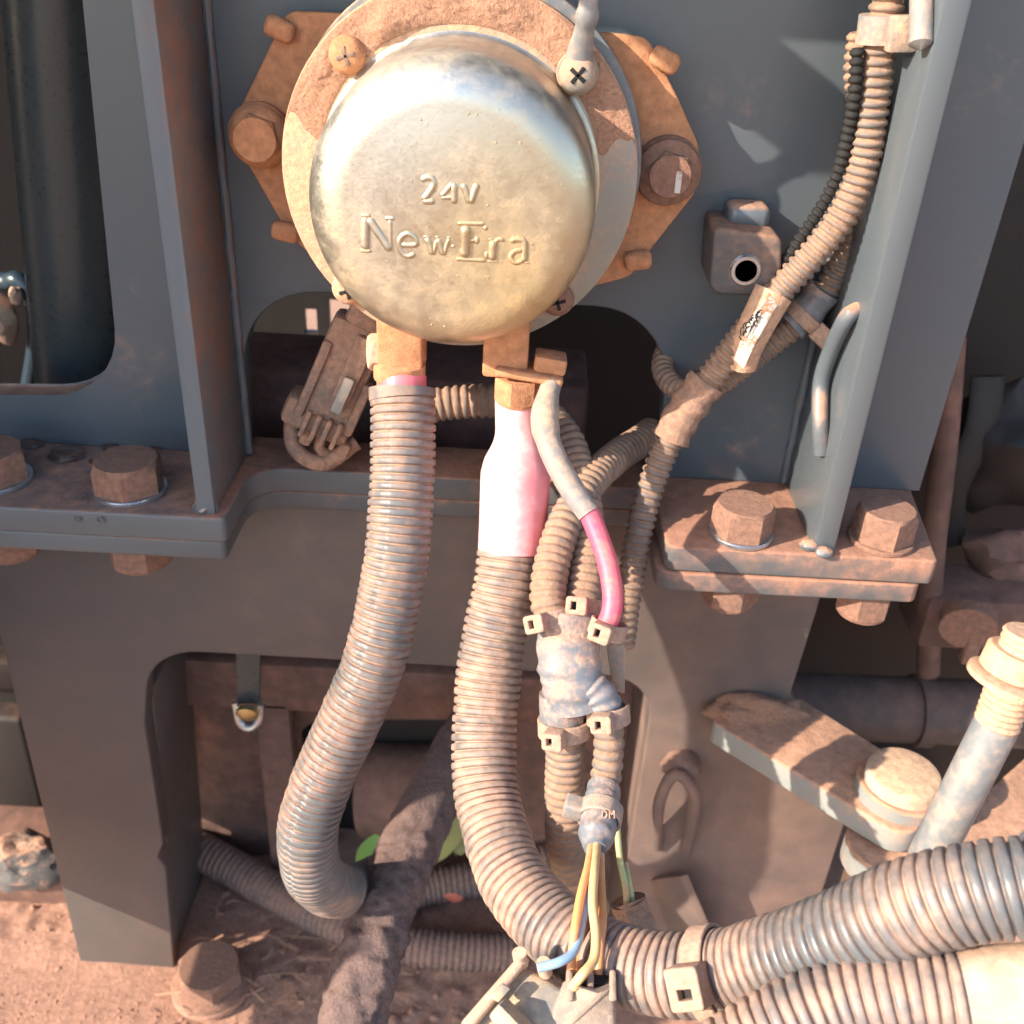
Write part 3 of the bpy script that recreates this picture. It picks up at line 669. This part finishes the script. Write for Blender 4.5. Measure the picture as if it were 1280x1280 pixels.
tr = [at(735, 858, 277), at(750, 872, 277), at(758, 892, 278), at(760, 905, 279)]
mesh_obj('tape_wrap', tube(tr, lambda s: 5.2 - .6 * s, 28, .5, fn=lambda a, s: 1 + .05 * math.sin(30 * s + 2 * math.sin(a))), TAPE, CH, ang=60)
mesh_obj('ribbed_sleeve', corr([at(706, 905, 284), at(707, 950, 287), at(706, 1000, 290), at(707, 1050, 294), at(718, 1100, 300), at(740, 1140, 308)], 5.8, 2.3, .5, 32), CONDUITD, CH, ang=50)
mesh_obj('ribbed_sleeve', corr([at(759, 895, 278), at(761, 925, 279), at(759, 960, 280), at(754, 990, 280)], 4.3, 3.0, .55, 28, wob=.08), CONDUITD, CH, ang=50)
mesh_obj('tape_wrap', tube([at(755, 984, 278), at(752, 1005, 274), at(748, 1030, 269), at(745, 1050, 265), at(744, 1062, 262)], lambda s: 4.5 + .4 * math.sin(s * 3.1) - 1.6 * smooth((s - .75) / .25), 26, .5, fn=lambda a, s: 1 + .025 * math.sin(34 * s + 2 * math.sin(a))), TAPE, CH, ang=60)
def wire(name, label, pts, r, m, grp=None):
    return tag(mesh_obj(name, tube(pts, r, 12, .8), m), label, 'wire', grp)
wire('wire', 'orange wire at the left of the bundle, entering the grey connector', [at(741, 1046, 266), at(736, 1080, 255), at(727, 1115, 247), at(719, 1160, 240), at(715, 1195, 238), at(713, 1225, 237)], 1.1, ORANGE, 'wires of the open bundle')
wire('wire', 'cream and orange wire crossing to the left at the foot of the bundle', [at(747, 1046, 265), at(743, 1090, 252), at(741, 1130, 244), at(745, 1170, 238), at(742, 1200, 234), at(728, 1218, 231), at(716, 1234, 232)], 1.15, WHITE, 'wires of the open bundle')
wire('wire', 'orange wire at the right of the bundle, dropping straight into the connector', [at(750, 1046, 268), at(751, 1100, 255), at(753, 1150, 244), at(750, 1185, 240), at(748, 1215, 238), at(748, 1240, 236)], 1.1, ORANGE, 'wires of the open bundle')
wire('wire', 'pale blue wire bending left onto the tan connector', [at(743, 1050, 268), at(735, 1110, 251), at(727, 1155, 243), at(718, 1188, 237), at(700, 1202, 234), at(672, 1210, 233)], 1.1, BLUE, 'wires of the open bundle')
wire('wire', 'thin orange wire in the middle of the bundle, lowest in the connector', [at(745, 1046, 269), at(739, 1100, 254), at(729, 1150, 246), at(722, 1195, 243), at(722, 1230, 240)], 1.0, ORANGE, 'wires of the open bundle')
wire('wire', 'olive green wire right of the taped branch, entering the dark connector', [at(768, 990, 292), at(771, 1030, 292), at(775, 1075, 290), at(782, 1110, 288), at(784, 1140, 288)], .95, GREEN, 'thin green wires to the dark connector')
wire('wire', 'shorter green wire beside the olive one at the dark connector', [at(781, 1078, 292), at(785, 1100, 290), at(789, 1120, 289), at(791, 1140, 289)], .95, GREEN, 'thin green wires to the dark connector')
# ties of the centre harness
tie('cable tie at the left, where the looped conduit meets the tape', at(688, 775, 280), at(697, 800, 280) - at(686, 750, 281), 5.6, at(640, 772, 262) - at(688, 775, 280), 4.5)
tie('cable tie between its two neighbours, top of the taped junction', at(727, 758, 284), at(726, 780, 283) - at(730, 730, 284), 6.0, at(707, 752, 255) - at(727, 758, 284), 4.2)
tie('cable tie at the lower end of the bright pink wire', at(760, 786, 274), at(755, 795, 274) - at(764, 768, 273), 4.2, at(735, 800, 255) - at(760, 786, 274), 4.5)
tie('cable tie round the thick lower branch left of the fork', at(706, 908, 283), at(707, 930, 285) - at(706, 890, 283), 6.5, at(672, 910, 262) - at(706, 908, 283), 5.0)
tie('cable tie round the thin branch right of the fork', at(760, 893, 278), at(761, 920, 279) - at(757, 875, 278), 5.0, at(742, 894, 262) - at(760, 893, 278), 5.0)
tl_ = tie('cable tie with moulded letters just above the loose wires', at(750, 1018, 271.5), at(748, 1030, 269) - at(753, 1000, 275), 5.0, at(690, 1024, 268) - at(750, 1018, 271.5), 4.6, size=(5.5, 5.0, 5.0), mat=SLEEVE)
# moulded letters on that tie's band: DM
def tie_mark():
    g = []
    def s_(pts): g.append(tube([at(u, v, 265.3) for u, v in pts], .22, 6, .4))
    s_([(753, 1013), (753, 1018), (753, 1023)]); s_([(753, 1013), (758, 1015), (758, 1021), (753, 1023)])
    s_([(762, 1023), (762, 1018), (762, 1013)]); s_([(762, 1013), (765, 1018), (768, 1013)]); s_([(768, 1013), (768, 1018), (768, 1023)])
    return join(*g)
mesh_obj('moulded_letters', tie_mark(), TIE, tl_)

# connectors at the bottom
def orient(a, b_, up): 
    z = (V(b_) - V(a)).normalized(); y = V(up); y = (y - z * y.dot(z)).normalized(); return y.cross(z), y, z
G1 = thing('plug_connector', 'grey plastic plug receiving the orange wires at the bottom edge', 'connector', at(728, 1300, 233))
toC = (CAM - at(730, 1250, 233)).normalized()
X, Y_, Zz = orient(at(740, 1210, 236), at(722, 1300, 229), toC)
cc = at(732, 1262, 234)
cx = at(733, 1256, 234)
pts = [at(706, 1222, 235), at(727, 1233, 230), at(745, 1236, 230), at(768, 1226, 233), at(772, 1310, 227), at(684, 1310, 227), at(690, 1262, 231)]
mesh_obj('housing', prism(pts, -toC * 13, 1.2, 3), CONN, G1)
for px in (712, 738, 766):
    mesh_obj('rib', prism([at(px - 4, 1212, 234.5), at(px + 4, 1212, 234.5), at(px + 5, 1252, 229), at(px - 5, 1252, 229)], -toC * 7, .6), CONN, G1)
mesh_obj('cavity', prism([at(712, 1217, 236.5), at(762, 1219, 236.5), at(760, 1232, 234), at(714, 1230, 234)], -toC * 5, .3), BLACK, G1)
G2 = thing('plug_connector', 'yellowish dusty plug lying tilted at the bottom, left of the grey plug', 'connector', at(620, 1310, 233))
pts = [at(566, 1300, 231), at(648, 1205, 241), at(712, 1240, 235), at(690, 1310, 225)]
mesh_obj('housing', prism(pts, -toC * 14, 1.5, 3), CONNY, G2)
mesh_obj('latch_rail', prism([at(572, 1282, 229), at(650, 1192, 239), at(664, 1198, 238), at(588, 1290, 228)], -toC * 6, 1.4, 3), CREAM, G2)
mesh_obj('latch_rail', prism([at(612, 1246, 232), at(628, 1228, 234), at(640, 1236, 233), at(624, 1254, 231)], toC * 2.5, .6, 2), CONNY, G2)
for px, py in ((652, 1205), (682, 1217)):
    mesh_obj('pin_stub', tube([at(px, py, 240), at(px - 2, py - 8, 239), at(px - 3, py - 14, 238)], 1.7, 12, .8), CREAM, G2)
mesh_obj('locking_tab', box(at(640, 1277, 227), (9, 7, 4), orient(at(640, 1277, 233), at(670, 1240, 233), toC), .8), CONNY, G2)
G3 = thing('plug_connector', 'dark tapered plug standing behind the bottom conduit with green wires', 'connector', at(800, 1200, 285))
mesh_obj('housing', tube([at(786, 1128, 290), at(790, 1140, 289), at(797, 1165, 286), at(806, 1205, 282)], lambda s: 4.6 + 1.9 * s, 20, .8, fn=lambda a, s: 1 + .08 * math.cos(4 * a)), CONNB, G3)
mesh_obj('collar', tube([at(785, 1126, 290), at(787, 1132, 290), at(788, 1138, 290)], 5.2, 20, .8), BOLT, G3)

# conduit tie at the bottom right
d_ = at(920, 1213, 230) - at(860, 1219, 236)
tie('broad pale cable tie on the bottom conduit, near the right-hand plugs', at(889, 1217, 233), d_, 9.6, at(878, 1252, 205) - at(889, 1217, 233), 5.2, size=(9, 8, 6))

# ================================================================== RIGHT LOOM
RLm = thing('wiring_loom', 'dusty ribbed conduit loom running down the right plate from the top edge', 'wiring', on_y(778, 805, -44))
l1 = [on_y(1115, -40, -22), on_y(1108, 10, -22), on_y(1099, 60, -22), on_y(1092, 120, -22), on_y(1080, 200, -22), on_y(1054, 268, -22), on_y(1010, 325, -22), on_y(966, 372, -22), on_y(930, 418, -22), on_y(892, 468, -22), on_y(860, 508, -22),
      on_y(832, 560, -24), on_y(810, 620, -28), on_y(794, 690, -34), on_y(783, 760, -40), on_y(777, 808, -44)]
mesh_obj('ribbed_sleeve', corr(l1, 4.3, 2.4, .8, 32, slit=1.6, wob=.04), CONDUITD, RLm, ang=50)
l2 = [on_y(1078, 40, -13), on_y(1074, 100, -13), on_y(1085, 180, -12), on_y(1080, 250, -10), on_y(1058, 315, -10), on_y(1018, 382, -11), on_y(962, 432, -13), on_y(905, 476, -15), on_y(868, 502, -17)]
mesh_obj('ribbed_sleeve', corr(l2, 3.9, 2.3, .7, 30, wob=.05), CONDUITD, RLm, ang=50)
l3 = [on_y(1072, 60, -24), on_y(1068, 120, -24), on_y(1060, 170, -22), on_y(1040, 235, -20), on_y(1000, 300, -18), on_y(965, 350, -17)]
mesh_obj('split_sleeve', corr(l3, 1.9, 2.0, .6, 20, slit=4.7), BLACK, RLm, ang=50)
mesh_obj('branch_loop', corr([on_y(850, 415, 16), on_y(836, 432, 8), on_y(829, 462, -2), on_y(846, 486, -12), on_y(872, 490, -18)], 3.6, 2.2, .5, 24), CONDUITD, RLm, ang=50)
mesh_obj('tape_wrap', tube([on_y(884, 476, -21), on_y(866, 500, -22), on_y(848, 528, -23), on_y(838, 548, -24)], lambda s: 5.6 + .4 * math.sin(s * 20), 26, .5, fn=lambda a, s: 1 + .06 * noise.noise(V((math.cos(a) * 2, math.sin(a) * 2, s * 8)))), CONNB, RLm, ang=60)
mesh_obj('tape_wrap', tube([on_y(1030, 362, -11), on_y(1010, 388, -11), on_y(988, 408, -12)], lambda s: 5.0 + .3 * math.sin(s * 14), 24, .5, fn=lambda a, s: 1 + .05 * noise.noise(V((math.cos(a) * 2, math.sin(a) * 2, s * 8)))), TAPE, RLm, ang=60)
lb = mesh_obj('label_wrap', tube([on_y(967, 366, -22), on_y(950, 398, -24), on_y(934, 432, -24), on_y(926, 458, -23)], lambda s: 5.6 - 1.2 * s, 28, .6, flat=.8), THREAD, RLm, ang=60)
def flag():
    g = prism([on_y(962, 366, -30), on_y(972, 382, -30), on_y(944, 430, -31), on_y(930, 462, -30), on_y(918, 450, -30), on_y(932, 408, -31)], (0, .8, 0), .2); return g
mesh_obj('label_flag', flag(), LABEL, RLm)
def scribble():
    g = []
    for k in range(14):
        u = 926 + k % 7 * 3.6 + random.uniform(-1, 1); v = 424 - (k // 7) * 9 - (k % 7) * 3.5 + random.uniform(-2, 2)
        g.append(tube([on_y(u, v, -30.9), on_y(u + random.uniform(-3, 3), v - 5, -31), on_y(u + random.uniform(2, 5), v - 8, -30.9)], .18, 5, .6))
    return join(*g)
mesh_obj('label_print', scribble(), BLACK, RLm)
tie('cable tie head sticking out of the taped right branch near the bent rod', on_y(1003, 396, -11), on_y(985, 412, -12) - on_y(1025, 372, -11), 5.3, V((.9, -.35, -.25)), 4, size=(6, 5.5, 6))
CL = thing('cable_clip', 'pale strap clip holding the loom to the rod at the upper right', 'clip', on_y(1105, 40, -24))
cc = on_y(1103, 36, -22); tg = (l1[3] - l1[1]).normalized(); xx, yy, zz = frame_of(tg)
mesh_obj('strap', lathe(((5.0, -3.2), (6.0, -3.2), (6.0, 3.2), (5.0, 3.2)), cc, tg, 32), SLEEVE, CL)
mesh_obj('clip_tab', box(on_y(1127, 42, -28), (6, 7, 8), frame_of(tg), .8), SLEEVE, CL)
# small paper bracket at the loom's lower end
PB = thing('cable_bracket', 'small pale metal strip beside the taped junction under the loom', 'bracket', at(768, 860, 290))
mesh_obj('strip', prism([at(758, 806, 289), at(781, 806, 289), at(781, 868, 292), at(766, 864, 292)], (0, 2, 0), .4), DISC, PB)
# ================================================================== LOOSE CONNECTOR BEHIND THE LEFT CONDUIT
K = thing('loose_connector', 'brown dust-caked connector hanging left of the ribbed conduit in the cut-out', 'connector', on_y(420, 560, -8))
toK = (CAM - on_y(420, 490, -5)).normalized()
X, Y_, Zz = orient(on_y(452, 405, -6), on_y(398, 530, -10), toK)
o = on_y(425, 470, -8)
def kb(u, v, w, size, b=1.0): return box(o + X * u + Y_ * w + Zz * v, size, (X, Y_, Zz), b, 2)
mesh_obj('housing', kb(0, -2, 0, (17, 13, 34), 2), CONNB, K)
mesh_obj('collar', kb(-1, 15, -1, (22, 15, 10), 2.5), CONNB, K)
mesh_obj('latch', kb(3, -6, 7, (6, 4, 22), 1), CONNB, K)
mesh_obj('side_rib', kb(-7, 2, 5, (3, 6, 26), 1), CONNB, K)
mesh_obj('side_rib', kb(9, 6, 4, (3, 6, 18), 1), CONNB, K)
for k_ in range(4): mesh_obj('keying_rib', kb(-4 + k_ * 3.4, 16, 7, (1.6, 3.5, 9), .5), CONNB, K)
mesh_obj('latch_tongue', kb(3, 2, 9.5, (3.4, 2.4, 12), .6), CONNY, K)
mesh_obj('rear_cap', kb(1, -21, 1, (13, 10, 8), 2.2), CONNB, K)
for k_ in (-1, 1): mesh_obj('shroud_tooth', kb(4 + k_ * 6, 21, 3, (4, 6, 6), 1.2), CONNB, K)
mesh_obj('strain_loop', tube([o + Zz * 18 + X * -9, o + Zz * 27 + X * -4 + Y_ * 3, o + Zz * 28 + X * 6 + Y_ * 3, o + Zz * 18 + X * 13]	, 2.6, 12), CONNB, K)
mesh_obj('wire_end', tube([o + Zz * 15 + X * 2, o + Zz * 24 + X * 3 + Y_ * 2, o + Zz * 25 + X * 10], 1.8, 10), CONNB, K)

# ================================================================== LOWER LEFT: HOSES, CLIP, STONE, LEAVES
H1 = [on_z(215, 1048, 14), on_z(250, 1063, 13), on_z(300, 1090, 11), on_z(360, 1125, 10), on_z(430, 1158, 10), on_z(500, 1180, 10), on_z(570, 1188, 9), on_z(640, 1190, 6)]
tag(mesh_obj('ground_conduit', corr(H1, 9.0, 3.0, .8, 36), dusty('ground_conduit_dust', (0.13, 0.10, 0.09), .7, 0, .6, .2, 60, groove=-.15, dustcol=(.27, .155, .115), sharp=.3), ang=50), 'dull brown ribbed conduit lying across the dirt heap on the deck', 'conduit')
H2 = [on_z(490, 1125, 12), on_z(540, 1108, 12), on_z(600, 1098, 13), on_z(690, 1075, 16)]
tag(mesh_obj('ground_conduit', corr(H2, 9.0, 3.0, .8, 32), MATS['ground_conduit_dust'], ang=50), 'short dark ribbed conduit in shade right of the caked hose', 'conduit')
hz = [at(622, 860, 450), at(582, 925, 420), at(545, 990, 396), at(508, 1070, 374), at(478, 1145, 356), at(455, 1220, 342), at(432, 1310, 330)]
def caked():
    vs, fs = tube(hz, 10.9, 48, 1.1, hint=(0, -1, .3))
    out_ = []
    pth, L = spline(hz, 1.1); n = 48
    for k, v in enumerate(vs):
        p = pth[min(len(pth) - 1, k // n)]; d = (v - p).normalized()
        s = (k // n) / len(pth); amt = .5 + 1.6 * smooth((s - .45) / .15) * (1 - smooth((s - .9) / .3))
        h = amt * (noise.fractal(v * .14, .6, 2.1, 5) * .8 + .35 * noise.noise(v * .8))
        out_.append(v + d * h)
    return out_, fs
tag(mesh_obj('caked_hose', caked(), HOSED, ang=70), 'thick mud-caked hose slanting down to the bottom edge', 'hose')
HC_ = thing('hanging_clip', 'small dark metal clip with brass screw hanging under the arch at left', 'clip', on_y(310, 900, 14))
mesh_obj('strap', prism([on_y(294, 800, 14), on_y(326, 800, 14), on_y(324, 880, 14), on_y(296, 880, 14)], (0, 2.5, 0), .5), PIPE, HC_)
c = on_y(310, 888, 12); mesh_obj('screw', lathe(((4.6, 0), (4.6, 2), (3, 3.2), (.3, 3.6)), c, (0, -.8, -.3), 20), BRASS, HC_)
mesh_obj('foot', tube([on_y(294, 878, 13), on_y(300, 903, 11), on_y(312, 910, 11), on_y(324, 900, 12), on_y(326, 880, 13)], 1.6, 10), ZINC, HC_)
tag(mesh_obj('ledge', prism([V((-340, 26, -1)), V((-181, 26, -1)), V((-181, 26, 17)), V((-340, 26, 19))], (0, 60, 0), 1.5), BROWN), 'low dusty ledge behind the left leg under the broken stone', 'ledge')
st = on_z(32, 1075, 27); tag(mesh_obj('stone', lump(st, 17, 4, .32, 4, (1.2, .8, .8), 1.3), STONE, ang=25), 'broken pale stone at the left edge beside the frame leg', 'stone')
def leaf(name, label, c, l, w, dirv, m, grp=None):
    x, y, z = frame_of((0.1, -.7, .7), dirv); vs = []; fs = []
    nseg = 8
    for i in range(nseg + 1):
        t = i / nseg; ww = w * math.sin(math.pi * (t * .92 + .04)) ** .8
        for s in (-1, 0, 1): vs.append(V(c) + x * (l * (t - .5)) + y * (s * ww / 2) + z * (abs(s) * ww * .2 - 3 * (t - .5) ** 2))
    for i in range(nseg):
        for s in (0, 1): a = i * 3 + s; fs.append((a, a + 1, a + 4, a + 3))
    lo_ = len(vs); vs += [v - z * .4 for v in vs]; fs += [tuple(i + lo_ for i in reversed(f)) for f in fs]
    return tag(mesh_obj(name, (vs, fs), m, ang=80), label, 'leaf', grp)
leaf('leaf', 'bright green leaf behind the caked hose', at(461, 1069, 415), 17, 10, (.3, 0, 1), LEAF)
leaf('leaf', 'yellowish leaf right of the caked hose', on_z(552, 1052, 30), 34, 14, (.6, 0, .8), LEAFY)
leaf('leaf', 'olive drying leaf close to the right conduit, above the yellowish one', on_z(580, 1035, 30), 26, 16, (.2, .3, 1), LEAFY)
leaf('leaf', 'small red leaf on the dark conduit near the dirt', on_z(567, 1122, 24), 9, 4, (1, 0, -.2), LEAFR)

# machine parts behind the left leg, and the dark recess behind the arch
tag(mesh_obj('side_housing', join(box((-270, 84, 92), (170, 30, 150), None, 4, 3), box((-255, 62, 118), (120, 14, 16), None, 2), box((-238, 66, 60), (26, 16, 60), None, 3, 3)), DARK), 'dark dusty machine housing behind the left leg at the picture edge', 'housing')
wallbox('recess_dark_sheet', on_y(490, 1000, 84), (160, 4, 200), DARK)  # dark sheet added to keep the recess dark, hiding the lit deck
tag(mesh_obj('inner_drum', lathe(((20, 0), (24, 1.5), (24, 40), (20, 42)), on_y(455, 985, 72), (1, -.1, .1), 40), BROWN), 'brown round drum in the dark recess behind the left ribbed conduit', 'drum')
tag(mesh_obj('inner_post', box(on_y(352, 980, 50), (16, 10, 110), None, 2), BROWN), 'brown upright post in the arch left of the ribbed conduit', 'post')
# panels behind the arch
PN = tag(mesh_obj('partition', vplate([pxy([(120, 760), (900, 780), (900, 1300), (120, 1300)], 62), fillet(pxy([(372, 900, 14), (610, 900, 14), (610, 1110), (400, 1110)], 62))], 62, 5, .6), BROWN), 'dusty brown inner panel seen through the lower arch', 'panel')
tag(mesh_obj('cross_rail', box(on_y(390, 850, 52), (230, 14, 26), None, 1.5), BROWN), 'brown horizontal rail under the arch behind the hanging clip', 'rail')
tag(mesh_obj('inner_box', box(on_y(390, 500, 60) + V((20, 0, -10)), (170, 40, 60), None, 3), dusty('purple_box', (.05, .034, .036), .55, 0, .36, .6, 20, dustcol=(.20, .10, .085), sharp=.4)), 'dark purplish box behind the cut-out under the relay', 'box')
# left opening: pipe and dark cable
vp = [on_y(70, -160, 55), on_y(78, 60, 55), on_y(90, 250, 55), on_y(105, 490, 55), on_y(112, 640, 55)]
tag(mesh_obj('vertical_pipe', tube(vp, 17, 40, 4), PIPE), 'dark glossy vertical pipe behind the opening at upper left', 'pipe')
tag(mesh_obj('engine_cable', tube([on_y(-20, 350, 80), on_y(10, 352, 78), on_y(22, 350, 76), on_y(40, 372, 76), on_y(46, 420, 78), on_y(30, 520, 80)], 3.4, 14), dusty('blue_black', (.03, .05, .07), .3, 0, .05, .1, 30)), 'blue-black cable in the opening at the left edge', 'cable')
tag(mesh_obj('plastic_plug', lump(on_y(2, 400, 70), 7, 8, .3, 3, (.8, 1, 1.4)), CREAM), 'cream plastic cap at the left edge in the dark opening', 'cap')
tag(mesh_obj('cable_end', lump(on_y(20, 370, 70), 3, 5, .3, 3, (.8, 1, 1.2)), CREAM), 'tiny cream tip beside the blue-black cable', 'cable end')
# water on the left flange
DR = ((40, 556, 3.0, 'water droplet at the back of the flange near the left picture edge'), (82, 570, 4.4, 'largest water drop on the left flange, behind the bolt heads'), (140, 560, 2.6, 'water droplet just behind the left part of the flange bolt head'),
      (175, 560, 1.8, 'small water droplet behind the middle of the flange bolt'), (193, 563, 2.0, 'water droplet behind the right part of the flange bolt'), (98, 649, 1.0, 'left one of two droplets on the front face of the left flange'),
      (127, 650, 1.1, 'right one of two droplets on the front face of the left flange'), (120, 577, 1.8, 'water droplet touching the left side of the flange bolt'), (111, 622, 1.5, 'tiny droplet on the wet dust in front of the flange bolt'))
for px, py, r, lab in DR:
    c = on_z(px, py, ZF + .2) if py < 640 else on_y(px, py, -41.2)
    tag(mesh_obj('water_droplet', lump(c, r * 1.25, px, .12, 3, (1.1, .9, .55) if py < 640 else (1, .5, .8)), WATER, ang=180), lab, 'water droplet', 'water droplets on the left flange')

# ================================================================== LOWER RIGHT: PIN, STUD, LOWER LEVER
pc = on_z(1132, 962, ZA + 11)
PNT = thing('pivot_pin', 'short thick round pin on the end of the arm at lower right', 'pin', (pc.x, pc.y, ZA))
mesh_obj('head', lathe(((12.4, -2), (12.4, 8.2), (11.8, 9.4), (10.4, 10.0), (3, 10.1)), (pc.x, pc.y, ZA + .5), (.0, -.0, 1), 48), PIN, PNT)
mesh_obj('wrap_ring', lathe(((12.6, -4), (14.6, -4), (14.8, 2.2), (14.0, 3.0), (12.6, 3.0)), (pc.x, pc.y, ZA + 1), (.08, .05, 1), 48), ARM, PNT)
mesh_obj('collar', lathe(((11.5, 0), (13, .6), (13, 9), (12, 10)), (pc.x - 5, pc.y - 12, ZA - 22), (0, 0, 1), 48), ARM, PNT)
mesh_obj('lower_sleeve', lathe(((10.5, -34), (10.5, 0)), (pc.x - 4, pc.y - 11, ZA - 20), (0, 0, 1), 40), CREAM, PNT)
ll = [on_z(1085, 1132, ZA - 13), on_z(1150, 1062, ZA - 13), on_z(1300, 930, ZA - 13), on_z(1340, 985, ZA - 13), on_z(1200, 1110, ZA - 13), on_z(1130, 1160, ZA - 13)]
LV = tag(mesh_obj('lever_bar', hplate([fillet([(q.x, q.y, 4) for q in ll])], ZA - 13, 9, .9), ARM), 'dusty flat lever bar leading from the pin to the right edge', 'lever')
SB = thing('threaded_stud', 'leaning steel stud with threaded dusty top and nut at the right edge', 'stud', at(1168, 1065, 235))
s0, s1 = at(1160, 1075, 236), at(1246, 905, 222); dv = (s1 - s0).normalized()
mesh_obj('shank', tube([s0, (s0 + s1) / 2, s1], 4.7, 32, 1.5), ROD, SB)
s2 = at(1285, 790, 214)
path, L = spline([s1, (s1 + s2) / 2, s2], .3)
mesh_obj('thread', tube(path, 4.6, 28, raw=True, fn=lambda a, s: 1 + .05 * math.sin(s * L / 1.5 * 2 * math.pi + a)), THREAD, SB)
nc = at(1258, 862, 219)
mesh_obj('washer', lathe(((7.2, 0), (8.4, .5), (8.4, 1.6), (7.2, 2.1)), at(1257, 855, 218), dv, 40), THREAD, SB)
mesh_obj('nut', lathe(((6.0, 0), (6.6, .5), (6.6, 5), (6.0, 5.6), (5, 5.6)), at(1262, 842, 217.6), dv, 40), THREAD, SB)
# right background behind the frame
PIPED = dusty('dusty_pipe', (0.05, 0.046, 0.046), 0.5, 0, 0.36, 0.35, 14, dustcol=(0.17, 0.095, 0.07), sharp=0.45)
RB = thing('background_pipe', 'dark horizontal pipe with clamp band in the shade at right', 'pipe', on_y(1150, 930, 55))
mesh_obj('tube_body', tube([on_y(930, 880, 60), on_y(1050, 884, 60), on_y(1200, 890, 60), on_y(1400, 900, 60)], 15, 40, 4), PIPED, RB)
mesh_obj('clamp_band', lathe(((15.2, -4), (16.6, -3.6), (16.6, 3.6), (15.2, 4)), on_y(1150, 888, 60), (1, 0, 0), 40), PIPED, RB)
tag(mesh_obj('background_hose', tube([on_y(1190, 420, 60), on_y(1180, 560, 60), on_y(1165, 700, 62), on_y(1160, 840, 64)], 5, 20, 3), BROWN), 'thin brown upright hose in the dark at right', 'hose')
tag(mesh_obj('background_block', box(on_y(1240, 760, 70), (70, 30, 26), None, 3), BROWN), 'brown block in the shade under the right bracket', 'block')

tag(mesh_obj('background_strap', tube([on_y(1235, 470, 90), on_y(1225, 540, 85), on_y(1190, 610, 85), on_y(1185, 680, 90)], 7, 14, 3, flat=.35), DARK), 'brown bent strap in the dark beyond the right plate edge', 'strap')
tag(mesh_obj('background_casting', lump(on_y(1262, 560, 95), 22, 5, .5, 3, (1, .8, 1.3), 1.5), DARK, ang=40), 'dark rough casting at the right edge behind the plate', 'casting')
tag(mesh_obj('background_casting', lump(on_y(1275, 690, 85), 18, 9, .5, 3, (1.2, .8, .7), 1.6), BROWN, ang=40), 'brown rough casting low at the right edge above the stud', 'casting')
tag(mesh_obj('background_clamp', join(lathe(((9, -3), (11, -3), (11, 3), (9, 3)), on_y(1210, 780, 40), (.3, 1, .2), 28), box(on_y(1212, 812, 40), (6, 6, 12), None, 1)), BOLT), 'round rusty clamp in the shade under the right bracket', 'clamp')
# unseen panels, added and shaped to cast shade on the frame
tag(mesh_obj('side_shade_panel', join(box((-264, -75, 346), (4, 170, 164), None, 1), box((-263, -63, 530), (4, 146, 210), None, 1), box((-265, -100, 184), (4, 220, 172), None, 1)), PAINT), 'unseen grey panel added outside the left edge for its shade', 'panel')
tag(mesh_obj('top_shade_panel', join(box((-50, -34, 478), (440, 68, 4), None, 1), box((-82, -75, 479), (36, 50, 4), None, 1)), PAINT), 'unseen grey panel added above the picture for its shade', 'panel')
